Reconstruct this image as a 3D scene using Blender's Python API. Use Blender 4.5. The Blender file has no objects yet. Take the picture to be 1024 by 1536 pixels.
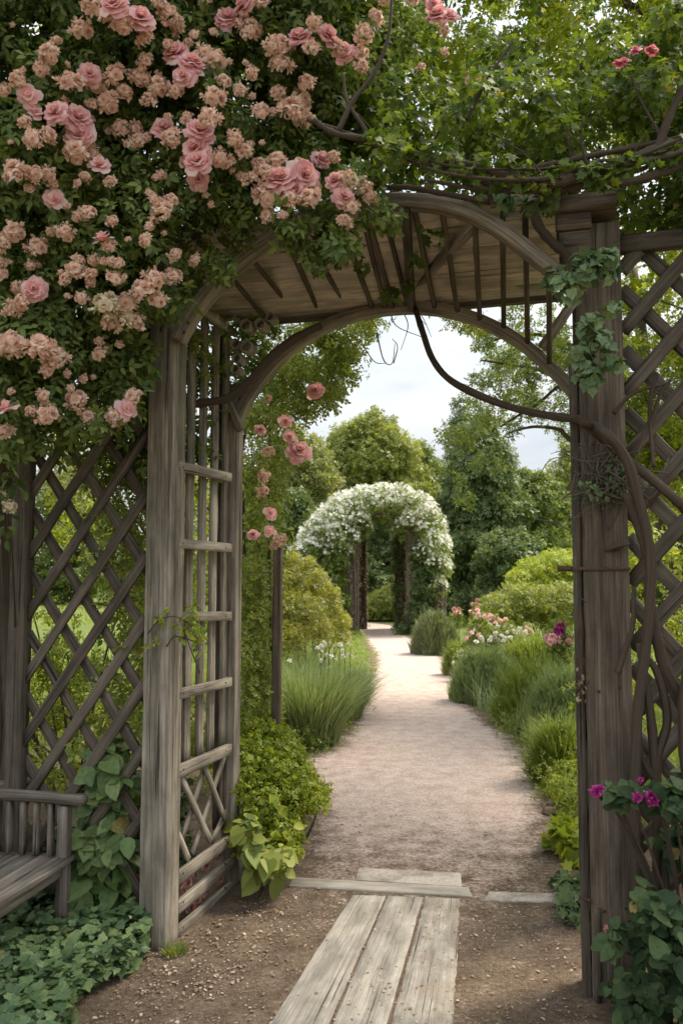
import bpy, math, random
import numpy as np
from mathutils import Vector

R = math.radians
rng = np.random.default_rng(11)
random.seed(5)
scene = bpy.context.scene
COL = scene.collection

# ------------------------------------------------------------------ camera
F = 1250.0; H = 1.65; TH = math.atan(100 / F)
cam_d = bpy.data.cameras.new('camera'); cam = bpy.data.objects.new('camera', cam_d); COL.objects.link(cam)
cam.location = (0, 0, H); cam.rotation_euler = (math.pi / 2 + TH, 0, 0)
cam_d.sensor_fit = 'VERTICAL'; cam_d.sensor_height = 36; cam_d.lens = 36 * F / 1536
cam_d.dof.use_dof = True; cam_d.dof.focus_distance = 4.6; cam_d.dof.aperture_fstop = 4.5
cam_d.clip_end = 2000; scene.camera = cam
CAM = np.array([0, 0, H])

def ray(px, py):
    rx, ry = (px - 512) / F, (768 - py) / F
    return np.array([rx, math.cos(TH) - ry * math.sin(TH), math.sin(TH) + ry * math.cos(TH)])
def P(px, py, Y):
    d = ray(px, py); return CAM + d * (Y / d[1])
def G(px, py, z=0.0):
    d = ray(px, py); return CAM + d * ((z - H) / d[2])
PHI = R(14.5)
AX = np.array([math.sin(PHI), math.cos(PHI), 0]); UX = np.array([math.cos(PHI), -math.sin(PHI), 0])
A0 = G(248, 1426)
def HT(px, py, t):                       # point on the arbor's cross plane
    d = ray(px, py); return CAM + d * (((A0 - CAM) @ AX + t) / (d @ AX))
def HS(px, py, s):                       # point on the arbor's side plane
    d = ray(px, py); return CAM + d * (((A0 - CAM) @ UX + s) / (d @ UX))
def W3(s, t, z):
    return np.array([A0[0], A0[1], 0]) + s * UX + t * AX + np.array([0, 0, z])
def ST(p): return (p - A0) @ UX, (p - A0) @ AX
W = ST(HT(884, 1300, 0))[0]
TR = ST(HS(350, 1352, 0))[1]
print('W', W, 'TR', TR, 'A0', A0)

# ------------------------------------------------------------------ materials
def new_mat(name):
    m = bpy.data.materials.new(name); m.use_nodes = True
    nt = m.node_tree; nt.nodes.clear()
    return m, nt
def N(nt, typ, **kw):
    n = nt.nodes.new(typ)
    for k, v in kw.items(): setattr(n, k, v)
    return n
def ramp(nt, stops, fac):
    r = N(nt, 'ShaderNodeValToRGB'); e = r.color_ramp.elements
    while len(e) < len(stops): e.new(0.5)
    for el, (p, c) in zip(e, stops):
        el.position = p; el.color = (*c, 1) if len(c) == 3 else c
    nt.links.new(fac, r.inputs['Fac']); return r.outputs['Color']
def noise(nt, vec, scale, detail=4, rough=.55, out='Fac'):
    n = N(nt, 'ShaderNodeTexNoise'); n.inputs['Scale'].default_value = scale
    n.inputs['Detail'].default_value = detail; n.inputs['Roughness'].default_value = rough
    if vec is not None: nt.links.new(vec, n.inputs['Vector'])
    return n.outputs[out]
def mixc(nt, fac, a, b, mode='MIX'):
    m = N(nt, 'ShaderNodeMix', data_type='RGBA', blend_type=mode)
    for s, v in ((m.inputs['Factor'], fac), (m.inputs['A'], a), (m.inputs['B'], b)):
        if hasattr(v, 'is_linked'): nt.links.new(v, s)
        elif isinstance(v, (int, float)): s.default_value = v
        else: s.default_value = (*v, 1)
    return m.outputs['Result']
def math_n(nt, op, a, b=0.0, clamp=False):
    m = N(nt, 'ShaderNodeMath', operation=op, use_clamp=clamp)
    for s, v in ((m.inputs[0], a), (m.inputs[1], b)):
        if hasattr(v, 'is_linked'): nt.links.new(v, s)
        else: s.default_value = v
    return m.outputs[0]
def mapping(nt, vec, scale):
    m = N(nt, 'ShaderNodeMapping'); m.inputs['Scale'].default_value = scale
    nt.links.new(vec, m.inputs['Vector']); return m.outputs['Vector']
def principled(nt, col, rough=.8, bump=None, bstr=.3, bdist=.01, spec=.3):
    p = N(nt, 'ShaderNodeBsdfPrincipled')
    if hasattr(col, 'is_linked'): nt.links.new(col, p.inputs['Base Color'])
    else: p.inputs['Base Color'].default_value = (*col, 1)
    if hasattr(rough, 'is_linked'): nt.links.new(rough, p.inputs['Roughness'])
    else: p.inputs['Roughness'].default_value = rough
    p.inputs['Specular IOR Level'].default_value = spec
    if bump is not None:
        b = N(nt, 'ShaderNodeBump'); b.inputs['Strength'].default_value = bstr; b.inputs['Distance'].default_value = bdist
        nt.links.new(bump, b.inputs['Height']); nt.links.new(b.outputs['Normal'], p.inputs['Normal'])
    return p
def out(nt, sh):
    o = N(nt, 'ShaderNodeOutputMaterial'); nt.links.new(sh, o.inputs['Surface'])

def leaf_mat(name, stops, trans=.4, tcol=(1.3, 1.25, .62), rough=.5, clump=.35, cscale=1.5, spec=.35, mottle=0, aged=0):
    """leaves: every leaf its own tone, whole sprays drifting lighter or darker"""
    m, nt = new_mat(name)
    g = N(nt, 'ShaderNodeNewGeometry'); tc = N(nt, 'ShaderNodeTexCoord')
    n = noise(nt, tc.outputs['Object'], cscale, 2)
    n = math_n(nt, 'MULTIPLY', math_n(nt, 'SUBTRACT', n, .5), 2.2 * clump)
    f = math_n(nt, 'ADD', g.outputs['Random Per Island'], n, True)
    col = ramp(nt, stops, f)
    bump = None
    if aged:                             # now and then a yellowed or browned leaf
        gt = math_n(nt, 'GREATER_THAN', g.outputs['Random Per Island'], 1 - aged); col = mixc(nt, math_n(nt, 'MULTIPLY', gt, .8), col, (.27, .20, .065))
    if mottle:
        mo = noise(nt, tc.outputs['Object'], mottle, 4, .65); bump = mo
        col = mixc(nt, .7, col, ramp(nt, [(.32, (.55, .58, .5)), (.5, (1, 1, 1)), (.68, (1.25, 1.22, 1.15))], mo), 'MULTIPLY')
    p = principled(nt, col, rough, bump, .5, .008, spec=spec)
    t = N(nt, 'ShaderNodeBsdfTranslucent')
    nt.links.new(mixc(nt, 1.0, col, tcol, 'MULTIPLY'), t.inputs['Color'])
    mx = N(nt, 'ShaderNodeMixShader'); mx.inputs[0].default_value = trans
    nt.links.new(p.outputs[0], mx.inputs[1]); nt.links.new(t.outputs[0], mx.inputs[2])
    out(nt, mx.outputs[0]); return m

def g3(*c): return c
def greens(*cs):
    k = (1.66, 1.5, 1.22)
    return [(i * .5, tuple(min(.6, v * k[j]) for j, v in enumerate(c))) for i, c in enumerate(cs)]

M = {}
M['rose_leaf'] = leaf_mat('rose_leaf', greens((.044, .082, .03), (.08, .132, .044), (.15, .205, .07)), aged=.012)
M['rose_leaf_light'] = leaf_mat('rose_leaf_light', greens((.085, .13, .035), (.15, .205, .06), (.26, .30, .10)), aged=.01)
M['vine_leaf'] = leaf_mat('vine_leaf', greens((.03, .06, .014), (.06, .105, .02), (.12, .17, .03)), trans=.5, clump=.25, mottle=60, aged=.01)
M['tree_bright'] = leaf_mat('tree_bright', greens((.07, .108, .012), (.13, .178, .02), (.22, .262, .035)), trans=.55, clump=.3)
M['tree_mid'] = leaf_mat('tree_mid', greens((.062, .10, .03), (.10, .15, .045), (.16, .21, .065)), trans=.35, clump=.35, cscale=.6)
M['tree_olive'] = leaf_mat('tree_olive', greens((.095, .13, .035), (.145, .185, .05), (.21, .25, .07)), trans=.35, clump=.35, cscale=.5)
M['tree_dark'] = leaf_mat('tree_dark', greens((.048, .082, .036), (.075, .118, .052), (.115, .16, .07)), trans=.28, clump=.4, cscale=.7)
M['tree_pale'] = leaf_mat('tree_pale', greens((.09, .125, .045), (.14, .175, .065), (.22, .25, .11)), trans=.35, clump=.3, cscale=.6)
M['lime'] = leaf_mat('lime', greens((.095, .15, .022), (.175, .24, .036), (.29, .33, .06)), trans=.4, clump=.3, cscale=2, aged=.008)
M['yellow_shrub'] = leaf_mat('yellow_shrub', greens((.11, .14, .03), (.18, .20, .045), (.28, .265, .07)), trans=.35, clump=.4, cscale=.9)
M['grey_mound'] = leaf_mat('grey_mound', greens((.075, .105, .06), (.115, .15, .09), (.18, .215, .135)), trans=.25, clump=.3)
M['blue_grass'] = leaf_mat('blue_grass', greens((.085, .14, .08), (.15, .215, .115), (.24, .30, .16)), trans=.3, clump=.2)
M['fresh_grass'] = leaf_mat('fresh_grass', greens((.075, .125, .03), (.13, .19, .045), (.22, .26, .08)), trans=.35, clump=.3)
M['ivy'] = leaf_mat('ivy', greens((.042, .082, .046), (.075, .13, .068), (.125, .185, .095)), trans=.2, clump=.25, cscale=3, rough=.42, mottle=55, aged=.01)
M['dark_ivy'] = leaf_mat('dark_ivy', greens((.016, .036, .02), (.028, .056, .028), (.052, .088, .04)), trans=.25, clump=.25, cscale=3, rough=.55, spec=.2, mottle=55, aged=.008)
M['big_leaf'] = leaf_mat('big_leaf', greens((.05, .095, .04), (.085, .145, .06), (.14, .20, .09)), trans=.3, clump=.25, cscale=4, mottle=45, aged=.012)
M['dry_leaf'] = leaf_mat('dry_leaf', greens((.10, .08, .065), (.19, .155, .125), (.32, .26, .21)), trans=.15, clump=.2)
M['white_petal'] = leaf_mat('white_petal', [(0, (.62, .57, .48)), (.5, (.78, .76, .69)), (1, (.86, .85, .82))], trans=.3, tcol=(1, 1, .9), clump=.5, cscale=.8)
M['pink_petal'] = leaf_mat('pink_petal', [(0, (.77, .43, .45)), (.5, (.90, .63, .62)), (1, (.95, .82, .78))], trans=.48, tcol=(1.1, .8, .75), clump=.25, cscale=9)
M['peach_petal'] = leaf_mat('peach_petal', [(0, (.68, .47, .37)), (.45, (.86, .67, .56)), (1, (.94, .84, .74))], trans=.45, tcol=(1.1, .9, .75), clump=.3, cscale=9)
M['salmon_petal'] = leaf_mat('salmon_petal', [(0, (.50, .23, .17)), (.5, (.66, .36, .28)), (1, (.78, .52, .43))], trans=.2, tcol=(1, .8, .7))
M['magenta_petal'] = leaf_mat('magenta_petal', [(0, (.24, .015, .13)), (.5, (.42, .03, .24)), (1, (.62, .12, .40))], trans=.3, tcol=(1.1, .8, 1))
M['rosy_petal'] = leaf_mat('rosy_petal', [(0, (.60, .16, .25)), (.5, (.75, .30, .37)), (1, (.84, .50, .53))], trans=.4, tcol=(1.1, .8, .85))
M['cream_petal'] = leaf_mat('cream_petal', [(0, (.60, .48, .30)), (.5, (.74, .64, .46)), (1, (.84, .77, .62))], trans=.2, tcol=(1, .95, .8))

def wood_mat(name, dark, mid, light, moss=.0, rough=.85):
    m, nt = new_mat(name)
    a = N(nt, 'ShaderNodeAttribute', attribute_name='grain'); v = a.outputs['Vector']
    fib = noise(nt, mapping(nt, v, (95, 95, 2.6)), 1.0, 6, .65)
    band = noise(nt, mapping(nt, v, (16, 16, .8)), 1.0, 4, .6)
    f = math_n(nt, 'ADD', math_n(nt, 'MULTIPLY', fib, .6), math_n(nt, 'MULTIPLY', band, .45))
    col = ramp(nt, [(.41, dark), (.53, mid), (.65, light)], f)
    st = noise(nt, mapping(nt, v, (9, 9, 3.2)), 1.0, 5, .65)
    stf = ramp(nt, [(.38, (.5, .5, .5)), (.6, (1, 1, 1))], st)
    col = mixc(nt, .8, col, stf, 'MULTIPLY')
    crack = ramp(nt, [(.31, (.22, .21, .2)), (.37, (1, 1, 1))], noise(nt, mapping(nt, v, (60, 60, 1.0)), 1.0, 4, .55))
    col = mixc(nt, 1.0, col, crack, 'MULTIPLY')
    if moss:
        mo = ramp(nt, [(.55, (0, 0, 0)), (.75, (moss, moss, moss))], noise(nt, mapping(nt, v, (6, 6, 4)), 1.0, 5, .7))
        col = mixc(nt, mo, col, (.09, .10, .035))
    hb = math_n(nt, 'MULTIPLY', fib, crack)
    p = principled(nt, col, rough, hb, .75, .006, .25); out(nt, p.outputs[0]); return m
M['wood'] = wood_mat('weathered_wood', (.16, .136, .104), (.305, .262, .208), (.45, .40, .33), .3)
M['wood_grey'] = wood_mat('silvered_wood', (.18, .152, .12), (.34, .295, .237), (.49, .435, .36), .12)
M['bench_wood'] = wood_mat('bench_timber', (.115, .096, .078), (.22, .187, .153), (.34, .30, .25), .1)
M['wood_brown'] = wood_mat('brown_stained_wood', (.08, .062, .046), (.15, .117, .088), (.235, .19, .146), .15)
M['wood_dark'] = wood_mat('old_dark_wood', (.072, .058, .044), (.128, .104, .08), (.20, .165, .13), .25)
M['plank_pale'] = wood_mat('pale_boards', (.50, .42, .33), (.64, .56, .46), (.74, .67, .57))
M['walk_wood'] = wood_mat('walkway_wood', (.29, .258, .218), (.385, .35, .30), (.47, .432, .375), .2)
M['bark'] = wood_mat('bark', (.055, .042, .03), (.12, .09, .066), (.20, .155, .115), .3, .9)
M['vine_bark'] = wood_mat('vine_bark', (.05, .036, .025), (.105, .078, .055), (.20, .15, .11), .15, .9)

M['dry_stem'] = wood_mat('dry_stems', (.10, .08, .06), (.20, .165, .13), (.33, .28, .23), 0, .9)

def stone_mat(name, a, b, sc=60):
    m, nt = new_mat(name); tc = N(nt, 'ShaderNodeTexCoord'); v = tc.outputs['Object']
    n1 = noise(nt, v, sc, 5, .7); n2 = noise(nt, v, 5, 5, .65)
    col = mixc(nt, ramp(nt, [(.35, (0, 0, 0)), (.65, (1, 1, 1))], n1), a, b)
    col = mixc(nt, .75, col, ramp(nt, [(.36, (.42, .38, .34)), (.56, (1, 1, 1))], n2), 'MULTIPLY')
    p = principled(nt, col, .9, n1, .6, .006, .2); out(nt, p.outputs[0]); return m
M['stone'] = stone_mat('path_stone', (.33, .29, .25), (.50, .45, .40))
M['brown_stone'] = stone_mat('brown_stone', (.20, .14, .105), (.33, .25, .19))
M['iron'] = stone_mat('rusty_iron', (.06, .04, .028), (.13, .085, .055), 120)

def soil_mat(name, path=False):
    m, nt = new_mat(name); tc = N(nt, 'ShaderNodeTexCoord'); v = tc.outputs['Object']
    fine = noise(nt, v, 170, 3, .7); mid = noise(nt, v, 42, 5, .7); big = noise(nt, v, 1.7, 4, .6); patch = noise(nt, v, 6, 5, .65)
    soil = ramp(nt, [(.32, (.055, .039, .028)), (.47, (.145, .108, .078)), (.60, (.235, .18, .135)), (.74, (.40, .33, .26))], mixc(nt, .5, fine, mid))
    soil = mixc(nt, .75, soil, ramp(nt, [(.38, (.55, .5, .46)), (.62, (1.1, 1.08, 1.05))], patch), 'MULTIPLY')
    if not path:                         # moss and turf take over away from the trodden ground
        ln = N(nt, 'ShaderNodeVectorMath', operation='LENGTH'); nt.links.new(v, ln.inputs[0])
        gf = math_n(nt, 'ADD', math_n(nt, 'MULTIPLY', math_n(nt, 'SUBTRACT', ln.outputs['Value'], 6.0), .12), math_n(nt, 'MULTIPLY', math_n(nt, 'SUBTRACT', patch, .5), 1.4), True)
        soil = mixc(nt, gf, soil, ramp(nt, [(.3, (.07, .10, .025)), (.7, (.16, .19, .05))], mid))
    col = soil
    if path:
        vo = N(nt, 'ShaderNodeTexVoronoi'); vo.inputs['Scale'].default_value = 78; nt.links.new(v, vo.inputs['Vector'])
        peb = N(nt, 'ShaderNodeSeparateColor'); nt.links.new(vo.outputs['Color'], peb.inputs[0])
        gr = ramp(nt, [(0, (.27, .20, .17)), (.35, (.47, .37, .325)), (.75, (.58, .475, .425)), (1, (.74, .66, .60))], mixc(nt, .45, peb.outputs[0], mid))
        gr = mixc(nt, .6, gr, ramp(nt, [(.36, (.68, .62, .58)), (.6, (1.05, 1.04, 1.03))], patch), 'MULTIPLY')
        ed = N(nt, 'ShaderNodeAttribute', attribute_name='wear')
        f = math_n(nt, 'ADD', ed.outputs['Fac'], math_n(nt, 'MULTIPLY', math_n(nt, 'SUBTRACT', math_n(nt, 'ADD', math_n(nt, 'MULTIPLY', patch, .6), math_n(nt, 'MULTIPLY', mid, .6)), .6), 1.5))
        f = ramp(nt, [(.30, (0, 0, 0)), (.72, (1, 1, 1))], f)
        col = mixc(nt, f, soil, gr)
    hb = math_n(nt, 'ADD', math_n(nt, 'MULTIPLY', fine, .5), mid)
    p = principled(nt, col, .95, hb, .9, .012, .15); out(nt, p.outputs[0]); return m
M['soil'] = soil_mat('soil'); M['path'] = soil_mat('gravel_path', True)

# ------------------------------------------------------------------ mesh helpers
def nrm(v):
    v = np.asarray(v, float); return v / np.maximum(np.linalg.norm(v, axis=-1, keepdims=True), 1e-9)
def tag(o, label=None, cat=None, group=None, kind=None):
    if label: o['label'] = label
    if cat: o['category'] = cat
    if group: o['group'] = group
    if kind: o['kind'] = kind
    return o
def thing(name, label, cat, loc, group=None):
    o = bpy.data.objects.new(name, None); COL.objects.link(o); o.empty_display_size = .1
    o.location = tuple(float(x) for x in loc); return tag(o, label, cat, group)
def mk(name, V, Fs, mat, parent=None, loc=None, grain=None, smooth=False, extra=None):
    V = np.asarray(V, np.float64); Fs = [np.asarray(f, np.int32) for f in Fs if len(f)]
    off = np.array(parent.location) if parent is not None else (np.asarray(loc, float) if loc is not None else np.zeros(3))
    q = parent
    while q is not None and q.parent is not None:
        q = q.parent; off = off + np.array(q.location)
    V = V - off
    me = bpy.data.meshes.new(name)
    me.vertices.add(len(V)); me.vertices.foreach_set('co', V.astype(np.float32).ravel())
    tot = np.concatenate([np.full(len(f), f.shape[1], np.int32) for f in Fs])
    vi = np.concatenate([f.ravel() for f in Fs])
    me.loops.add(len(vi)); me.loops.foreach_set('vertex_index', vi)
    me.polygons.add(len(tot)); me.polygons.foreach_set('loop_start', np.concatenate([[0], np.cumsum(tot)[:-1]]).astype(np.int32))
    if smooth: me.polygons.foreach_set('use_smooth', np.ones(len(tot), bool))
    me.update(calc_edges=True)
    if grain is not None:
        at = me.attributes.new('grain', 'FLOAT_VECTOR', 'POINT'); at.data.foreach_set('vector', np.asarray(grain, np.float32).ravel())
    if extra is not None:
        at = me.attributes.new(extra[0], 'FLOAT', 'POINT'); at.data.foreach_set('value', np.asarray(extra[1], np.float32).ravel())
    me.materials.append(mat)
    o = bpy.data.objects.new(name, me); COL.objects.link(o)
    if parent is not None: o.parent = parent
    elif loc is not None: o.location = tuple(float(x) for x in loc)
    return o

class MB:
    """collects swept pieces into one mesh"""
    def __init__(s): s.V = []; s.Q = []; s.G = []; s.N = {}; s.n = 0
    def add(s, V, faces, grain):
        for f in faces:
            k = len(f[0]); s.N.setdefault(k, []).append(np.asarray(f) + s.n)
        s.V.append(V); s.G.append(grain); s.n += len(V)
    def sweep(s, path, prof, up=None, scale=None, twist=0.0, jit=0.0):
        path = np.asarray(path, float); prof = np.asarray(prof, float); n, k = len(path), len(prof)
        T = nrm(np.gradient(path, axis=0)); seed = rng.uniform(0, 50, 2)
        if up is not None:
            U = np.tile(np.asarray(up, float), (n, 1)); S = nrm(np.cross(T, U)); U = nrm(np.cross(S, T))
        else:
            u = np.array([.3, .2, .93]); u = u if abs(T[0] @ u) < .9 else np.array([1., 0, 0]); S = []; U = []
            for i in range(n):
                sd = nrm(np.cross(T[i], u)); u = nrm(np.cross(sd, T[i])); S.append(sd); U.append(u)
            S = np.array(S); U = np.array(U)
        sc = np.ones(n) if scale is None else np.asarray(scale, float)
        L = np.concatenate([[0], np.cumsum(np.linalg.norm(np.diff(path, axis=0), axis=1))])
        ang = twist * L; ca, sa = np.cos(ang)[:, None], np.sin(ang)[:, None]
        px = prof[None, :, 0] * ca - prof[None, :, 1] * sa; py = prof[None, :, 0] * sa + prof[None, :, 1] * ca
        V = path[:, None] + (px * sc[:, None])[..., None] * S[:, None] + (py * sc[:, None])[..., None] * U[:, None]
        if jit: V = V + rng.normal(0, jit, V.shape)
        V = V.reshape(-1, 3)
        g = np.stack([np.broadcast_to(prof[None, :, 0], (n, k)) + seed[0], np.broadcast_to(prof[None, :, 1], (n, k)) + seed[1], np.broadcast_to(L[:, None], (n, k)) + seed[0]], -1).reshape(-1, 3)
        i, j = np.meshgrid(np.arange(n - 1), np.arange(k), indexing='ij'); j2 = (j + 1) % k
        q = np.stack([i * k + j, i * k + j2, (i + 1) * k + j2, (i + 1) * k + j], -1).reshape(-1, 4)
        s.add(V, [q, np.arange(k)[None, ::-1], (np.arange(k) + (n - 1) * k)[None]], g); return s
    def build(s, name, mat, parent=None, loc=None, smooth=False):
        return mk(name, np.concatenate(s.V), [np.concatenate(x) for x in s.N.values()], mat, parent, loc, np.concatenate(s.G), smooth)

def rect(w, d, c=None):
    c = min(w, d) * .05 if c is None else c; a, b = w / 2, d / 2
    return [(-a + c, -b), (a - c, -b), (a, -b + c), (a, b - c), (a - c, b), (-a + c, b), (-a, b - c), (-a, -b + c)]
def circ(r, k=10, wob=0.0):
    a = np.arange(k) * 2 * math.pi / k; rr = r * (1 + wob * rng.normal(0, 1, k)); return np.stack([rr * np.cos(a), rr * np.sin(a)], -1)
def lin(a, b, n): return np.asarray(a)[None] + (np.asarray(b) - np.asarray(a))[None] * np.linspace(0, 1, n)[:, None]
def board(mb, a, b, w, d, up, n=None, jit=.0007, c=None):
    """straight timber from a to b: w across, d along the 'up' direction"""
    L = np.linalg.norm(np.asarray(b) - np.asarray(a)); n = n or max(2, int(L / .12))
    return mb.sweep(lin(a, b, n), rect(w, d, c), up, jit=jit)
def spline(pts, n=40):
    p = np.asarray(pts, float); p = np.concatenate([[2 * p[0] - p[1]], p, [2 * p[-1] - p[-2]]]); o = []
    m = len(p) - 3
    for t in np.linspace(0, m - 1e-6, n):
        i = int(t); f = t - i; a, b, c, d = p[i:i + 4]
        o.append(.5 * (2 * b + (c - a) * f + (2 * a - 5 * b + 4 * c - d) * f * f + (3 * b - a - 3 * c + d) * f ** 3))
    return np.array(o)
def stem(mb, pts, r0, r1=None, n=30, k=9, wob=.06, wander=0.0):
    pth = spline(pts, n); r1 = r0 if r1 is None else r1
    if wander: pth = pth + rng.normal(0, wander, pth.shape)
    sc = np.linspace(r0, r1, n) * (1 + rng.normal(0, wob, n))
    return mb.sweep(pth, circ(1, k, .08), None, sc, twist=rng.uniform(-3, 3))

# ------------------------------------------------------------------ leaves
def tm(V, Fs): return np.array(V, float), [np.array(f) for f in Fs]
LEAF = tm([(0, 0, 0), (.24, .3, .05), (.22, .66, .04), (0, 1, -.14), (-.22, .66, .04), (-.24, .3, .05), (0, .5, -.05)],
          [[(0, 1, 2, 6), (0, 6, 4, 5)], [(6, 2, 3), (6, 3, 4)]])
QUAD = tm([(0, 0, 0), (.3, .45, .07), (0, 1, -.1), (-.3, .45, .07)], [[(0, 1, 2, 3)]])
def fan(pts, c, curl=-.12):
    o = [(x, y, curl * (y * y) + .10 * abs(x)) for x, y in pts]; V = [c] + o; n = len(o)
    return tm(V, [[(0, 1 + i, 1 + (i + 1) % n) for i in range(n)]])
_l = [(.26, -.06), (.5, .14), (.30, .30), (.47, .62), (.18, .60)]
LOBED = fan([(0, 0)] + _l + [(0, 1)] + [(-x, y) for x, y in reversed(_l)], (0, .32, -.04))
_i = [(.24, -.1), (.47, .06), (.36, .28), (.42, .5), (.2, .64)]
IVYL = fan([(0, 0)] + _i + [(0, .95)] + [(-x, y) for x, y in reversed(_i)], (0, .3, -.05), -.2)
_h = [(.2, -.1), (.42, .08), (.44, .36), (.26, .72)]
HEART = fan([(0, 0)] + _h + [(0, 1)] + [(-x, y) for x, y in reversed(_h)], (0, .34, -.07), -.25)
_o = [(.16, .03), (.34, .22), (.36, .5), (.2, .82)]
OVAL = fan([(0, 0)] + _o + [(0, 1)] + [(-x, y) for x, y in reversed(_o)], (0, .42, -.08), -.3)
def combine(t, places):
    Vs = []; Fs = {}; n = 0
    for (x, y, ang, s, tilt) in places:
        V = t[0] * s; ca, sa = math.cos(ang), math.sin(ang)
        V = np.stack([V[:, 0] * ca + V[:, 1] * sa + x, -V[:, 0] * sa + V[:, 1] * ca + y, V[:, 2] + tilt * V[:, 1]], -1)
        Vs.append(V)
        for f in t[1]: Fs.setdefault(f.shape[1], []).append(f + n)
        n += len(V)
    return np.concatenate(Vs), [np.concatenate(f) for f in Fs.values()]
SPRAY = combine(LEAF, [(0, .62, 0, .42, -.1), (0, .55, 1.05, .38, -.15), (0, .55, -1.05, .38, -.15), (0, .25, 1.2, .33, -.1), (0, .25, -1.2, .33, -.1)])
TWIG = combine(QUAD, [(0, .6, .1, .42, 0), (0, .5, 1.0, .36, .2), (0, .45, -1.0, .38, -.3), (0, .2, 1.2, .34, -.1), (0, .15, -1.2, .33, .2)])
STAR = combine(tm([(0, 0, 0), (.26, .55, .05), (0, 1, .02), (-.26, .55, .05)], [[(0, 1, 2, 3)]]), [(0, 0, i * 2 * math.pi / 5, .5, .15) for i in range(5)])

def scatter(name, mat, Pt, Nn, size, tmpl, parent=None, loc=None, jitter=.7, up=.35, droop=.45, smooth=False):
    Pt = np.asarray(Pt, float); n = len(Pt); T, Fs = tmpl; size = np.minimum(size, np.median(size) * 1.9)
    nn = nrm(np.asarray(Nn, float) + rng.normal(0, jitter, (n, 3)) + np.array([0, 0, up]))
    d = rng.normal(0, 1, (n, 3)) + np.asarray(Nn) * .6 - np.array([0, 0, droop]); d = nrm(d - (d * nn).sum(1, keepdims=True) * nn)
    x = np.cross(d, nn); sz = (np.asarray(size) * np.ones(n))[:, None, None]
    V = Pt[:, None] + sz * (T[None, :, 0:1] * x[:, None] + T[None, :, 1:2] * d[:, None] + T[None, :, 2:3] * nn[:, None])
    base = (np.arange(n) * len(T))[:, None, None]
    return mk(name, V.reshape(-1, 3), [(f[None] + base).reshape(-1, f.shape[1]) for f in Fs], mat, parent, loc, smooth=smooth)

def shell(ells, n, depth=.45, under=.35):
    """points on ragged shells of the ellipsoids (centre, radii)"""
    C = np.array([e[0] for e in ells], float); Rr = np.array([e[1] for e in ells], float)
    w = (Rr[:, 0] * Rr[:, 2] + Rr[:, 0] * Rr[:, 1]) ; w = w / w.sum()
    k = rng.choice(len(ells), int(n * 1.25), p=w); d = nrm(rng.normal(0, 1, (len(k), 3)))
    keep = (d[:, 2] > -.3) | (rng.random(len(k)) < under); k, d = k[keep][:n], d[keep][:n]
    r = 1 - depth * rng.random(len(k)) ** 1.6 + rng.normal(0, .05, len(k))
    return C[k] + d * Rr[k] * r[:, None], nrm(d / Rr[k])
def lobes(c, r, k, f=(.28, .45), inner=.72, flat=1.0):
    c = np.asarray(c, float); r = np.asarray(r, float); o = []
    for i in range(k):
        d = nrm(rng.normal(0, 1, 3)); d[2] = d[2] if d[2] > -.5 else -d[2] * .5
        s = rng.uniform(*f); o.append((c + d * r * inner * rng.uniform(.75, 1.05), r * s * np.array([1, 1, flat]) * rng.uniform(.8, 1.2, 3)))
    o.append((c, r * .72)); return o
def pe(px, py, Y, rpx, dep=None, ry=None):
    r = rpx * Y / F; return (P(px, py, Y), np.array([r, dep if dep else r, (ry or rpx) * Y / F]))

def tree(name, label, cat, base, ctr, rad, n, size, mat, tmpl=QUAD, k=26, group=None, tr=.14, f=(.26, .42), limbs=7, depth=.5, extra=(), droop=.4, kids=True, bark='bark', start=.35):
    base = np.array([base[0], base[1], 0.]); ctr = np.asarray(ctr, float)
    t = thing(name, label, cat, base, group)
    L = lobes(ctr, rad, k, f) + list(extra)
    Pt, Nn = shell(L, n, depth)
    scatter('crown', mat, Pt, Nn, size * rng.uniform(.7, 1.3, len(Pt)), tmpl, t, droop=droop)
    mb = MB(); mid = base * .45 + ctr * .55; mid[:2] += rng.normal(0, .12 * tr / .14, 2)
    stem(mb, [base - [0, 0, .1], base * .7 + mid * .3 + [*rng.normal(0, .08, 2), 0], mid, ctr + [0, 0, rad[2] * .3]], tr, tr * .25, 26, 10, .05)
    for i in range(limbs):
        e = L[i % len(L)][0]; s = base + (ctr - base) * rng.uniform(start, .85)
        stem(mb, [s, s * .55 + e * .45 + [0, 0, .06 * np.linalg.norm(e - s)], e], tr * .42, tr * .08, 12, 7, .05)
    mb.build('trunk', M[bark], t, smooth=True)
    return t
def full_lobes(x, y, top, rx, k, taper=2.2, f=(.2, .36), bot=.0, dens=1.0):
    o = []
    for i in range(k):
        h = bot + (1 - bot) * ((i + rng.random()) / k) * .97; pr = rx * max(.06, (1 - h ** taper)) ** .6 * (.8 + .2 * min(1, h * 5)); a = rng.uniform(0, 6.283); s = rx * rng.uniform(*f) * (1.15 - .55 * h)
        q = pr * rng.uniform(.4, 1.08); s = s * (1 if q < pr * .8 else rng.uniform(.45, .85)); o.append((np.array([x + q * math.cos(a), y + q * math.sin(a), max(s * .7, h * top - s * .3)]), np.array([s, s, s * rng.uniform(.7, 1.1)])))
    return o
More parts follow.
